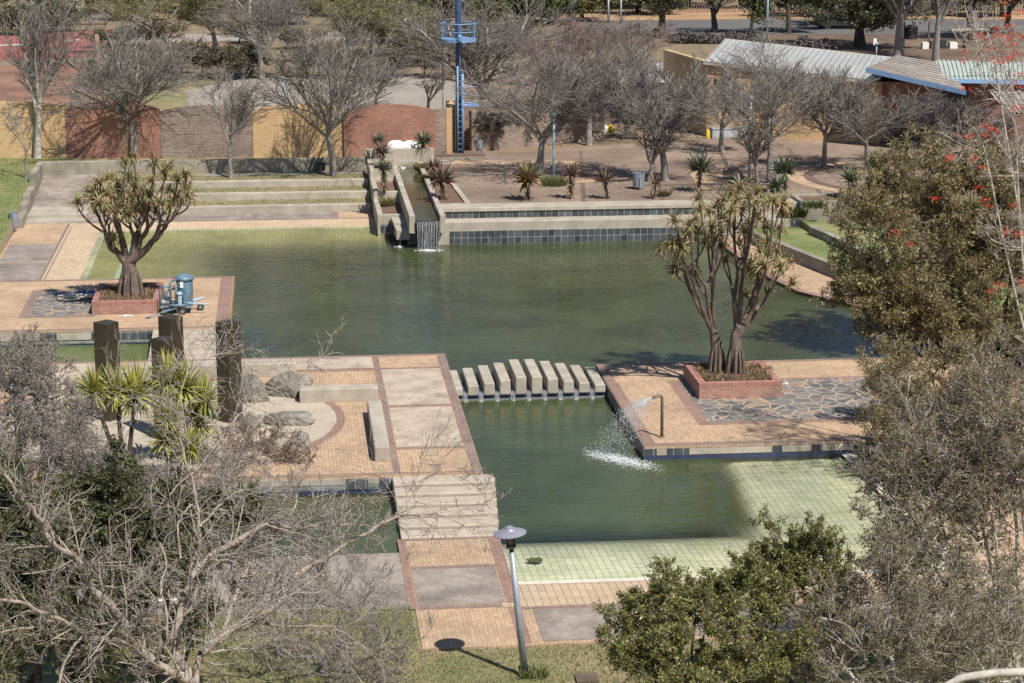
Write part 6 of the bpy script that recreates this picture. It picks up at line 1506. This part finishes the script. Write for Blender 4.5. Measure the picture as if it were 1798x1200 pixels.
# lower right green bush
shrub('olive_bush', 'glossy olive green bush in the lower right foreground', 'bush', gpt(1230, 1300, 41), [(1130, 1110, 41, .95, 1.0, .75), (1220, 1060, 41.5, 1.05, 1.0, .9), (1180, 1180, 40, 1.5, 1.2, .8), (1320, 1130, 41, 1.2, 1.1, 1.0), (1300, 1030, 42, .8, .8, .7)], SL, 120, bark_dk, twig_mid, leaf_olive, 70000, .085, 14, R=.05, twL=.5, spacing=.16, lw=.36)
shrub('olive_bush', 'taller dark green leafy bush reaching over the shallow pool corner', 'bush', gpt(1420, 1300, 44), [(1400, 960, 44.5, .9, .8, .85), (1440, 1010, 44, 1.1, .9, .8), (1370, 1000, 44.5, .6, .7, .55)], SL, 121, bark_dk, twig_mid, leaf_olive, 26000, .085, 13, R=.05, twL=.5, spacing=.17, lw=.36)
# right side twiggy masses
shrub('twiggy_tree', 'tangled grey twiggy tree with sparse dry green leaves, lower right corner', 'tree', gpt(1640, 1300, 41), [(1560, 1010, 42.5, 1.5, 1.2, 1.0), (1680, 1060, 42, 1.8, 1.3, 1.2), (1540, 1130, 40.5, 1.7, 1.2, 1.0), (1740, 1150, 40, 1.6, 1.2, 1.2), (1450, 1110, 42, 1.0, 1.0, .9), (1650, 960, 43.5, 1.6, 1.2, .9)], SM, 122, bark_white, twig_mid, leaf_twiggy, 60000, .06, 13, R=.06, twL=.9, spacing=.22)
shrub('twiggy_tree', 'grey white limbed twiggy tree at the middle of the right edge', 'tree', gpt(1800, 1250, 44), [(1700, 790, 44.5, 1.5, 1.1, 1.1), (1630, 760, 45, 1.3, 1.0, .9), (1770, 690, 44.5, 1.4, 1.0, 1.2), (1630, 870, 44, 1.2, 1.1, .9), (1740, 900, 43.5, 1.5, 1.1, 1.1), (1560, 850, 45, .6, .7, .6), (1790, 800, 44, 1.0, 1, 1.0)], SM, 123, bark_white, twig_mid, leaf_twiggy, 42000, .065, 13, R=.05, twL=.85, spacing=.20)
shrub('bronze_tree', 'large tree with bronze, green and reddish leaves at the right', 'tree', gpt(1760, 600, 77, 0), [(1545, 380, 75, 1.8, 1.6, 1.5), (1620, 310, 76, 2.0, 1.7, 1.3), (1700, 375, 76, 2.3, 1.8, 1.8), (1545, 475, 75, 1.7, 1.5, 1.4), (1680, 500, 75, 2.4, 1.8, 1.9), (1775, 450, 75, 2.1, 1.7, 2.0), (1760, 580, 74, 2.1, 1.6, 1.4), (1640, 590, 74.5, 2.0, 1.4, 1.0), (1560, 560, 75, 1.1, 1.1, .7), (1495, 510, 75.5, .7, .7, .5), (1775, 310, 76, 1.8, 1.6, 1.4)], SM, 124, bark_dk, twig_mid, leaf_mixed, 110000, .14, 17, R=.05, twL=1.0, spacing=.29, lw=.36)
shrub('bronze_shrub', 'loose bronze leaved shrub over the right platform', 'bush', gpt(1660, 900, 59.5, -.3), [(1590, 710, 62, 1.2, 1.0, 1.0), (1560, 790, 61, .9, .9, .7), (1660, 700, 61, 1.2, 1.0, 1.0), (1570, 655, 65, 1.0, .9, .9), (1650, 640, 65, 1.3, 1.0, 1.0), (1740, 660, 64, 1.4, 1.1, 1.1)], SM, 125, bark_dk, twig_mid, leaf_mixed, 30000, .10, 10, R=.05, twL=.8, spacing=.28, lw=.36)
# red flowering coral tree
e, tips = shrub('coral_tree', 'bare pale branched tree with scarlet flower clusters in the upper right corner', 'tree', gpt(1900, 900, 58, 0), [(1760, 120, 58, 1.2, 1.2, 1.4), (1720, 60, 59, .9, 1.0, .9), (1790, 260, 57, 1.2, 1.1, 1.2), (1700, 230, 58, 1.0, 1.0, .8), (1800, 400, 57, 1.2, 1.0, 1.2)], ST, 126, bark_white, twig_pale, leaf_dead, 1200, .07, 10, R=.045, twL=.9, spacing=.4)
rng = random.Random(8); C = []; D = []
fl = [(1720, 60), (1790, 20), (1766, 30), (1772, 45), (1765, 5), (1750, 50), (1755, 62), (1768, 66), (1776, 60), (1790, 65), (1740, 85), (1745, 105), (1693, 92), (1693, 106), (1757, 110), (1766, 106), (1775, 103), (1783, 95), (1775, 80), (1790, 150), (1730, 68), (1783, 190), (1792, 188), (1733, 220), (1747, 229), (1741, 226), (1730, 240), (1708, 278), (1725, 292), (1670, 275), (1731, 350), (1733, 362), (1780, 362), (1694, 156), (1790, 130), (1765, 408), (1788, 412), (1743, 510), (1755, 500), (1795, 495), (1700, 238), (1668, 278), (1720, 330), (1600, 430), (1570, 410), (1640, 350)]
for px, py in fl:
    q = PY(px, py, 56.2+rng.uniform(-.4, .6))
    for k_ in range(22):
        d = unit((rng.gauss(0, 1), rng.gauss(0, 1), rng.gauss(0, .7))); C.append((q[0]+d[0]*.05+rng.gauss(0, .05), q[1]+d[1]*.05, q[2]+d[2]*.03+rng.gauss(0, .02))); D.append(d)
o = link('flowers', leaf_mesh('flowers', C, D, .085, .03, 5), flower_m, e); o.matrix_parent_inverse = Matrix.Translation(e.location).inverted()
# fallen pale log / limb at the bottom right
T = Tubes(); T.add(pl([(1640, 1215), (1690, 1190), (1750, 1182), (1830, 1180)], 38, 38), [.06, .075, .08, .09], 10)
tag(link('fallen_limb', T.mesh('fallen_limb'), bark_white), 'thick pale limb crossing the bottom right corner', 'branch')

def litter(x0, x1, y0, y1, zf, n, seed, lab, L=.05):
    r = np.random.default_rng(seed); X = r.uniform(x0, x1, n); Y = r.uniform(y0, y1, n); C = np.stack([X, Y, np.array([zf(a, b) for a, b in zip(X, Y)])+.012], 1); D = r.normal(size=(n, 3)); D[:, 2] *= .15
    tag(link('fallen_leaves', leaf_mesh('fallen_leaves', C, D, L, L*.6, seed), leaf_dead), lab, kind='stuff')
litter(-8, 14, 42, 47.9, lambda x, y: -.35, 5000, 1, None)
litter(-12, 5.3, 61, 75, lambda x, y: DK+.01, 700, 2, None)
litter(10.8, 21, 63.4, 73.5, lambda x, y: PR+.01, 500, 3, None)
litter(-12, 2, 79.5, 88, lambda x, y: PL+.01, 0, 4, None) if 0 else None
litter(6, 26, 100.5, 113, lambda x, y: TE+.02, 700, 5, None, .07)
r_ = np.random.default_rng(9)
def grass(poly, zf, n, L, seed, mat=grassblade):
    x0, x1, y0, y1 = poly; r = np.random.default_rng(seed); X = r.uniform(x0, x1, n); Y = r.uniform(y0, y1, n); Z = np.array([zf(a, b) for a, b in zip(X, Y)])
    D = r.normal(size=(n, 3))*.45; D[:, 2] = 1
    o = link('grass', leaf_mesh('grass', np.stack([X, Y, Z], 1), D, L, L*.3, seed), mat); o['kind'] = 'stuff'
grass((-5, 14, 43.5, 47.9), lambda x, y: -.35, 22000, .07, 1)
grass((-8, 2.8, 47.9, 50.8), lambda x, y: LP-.03, 15000, .07, 2)
grass((-20, -12.5, 95, 117), lambda x, y: min(TE, (y-95)/14*TE)+.01, 7000, .10, 3)
grass((-9.1, 4.1, 108.5, 109.9), lambda x, y: .64, 1500, .08, 4); grass((-9.1, 4.1, 110.5, 111.9), lambda x, y: .93, 1500, .08, 5); grass((-9.1, 4.1, 106.5, 107.9), lambda x, y: .34, 1500, .08, 6)
grass((21, 26, 84, 97.3), lambda x, y: .45, 0, .12, 7) if 0 else None
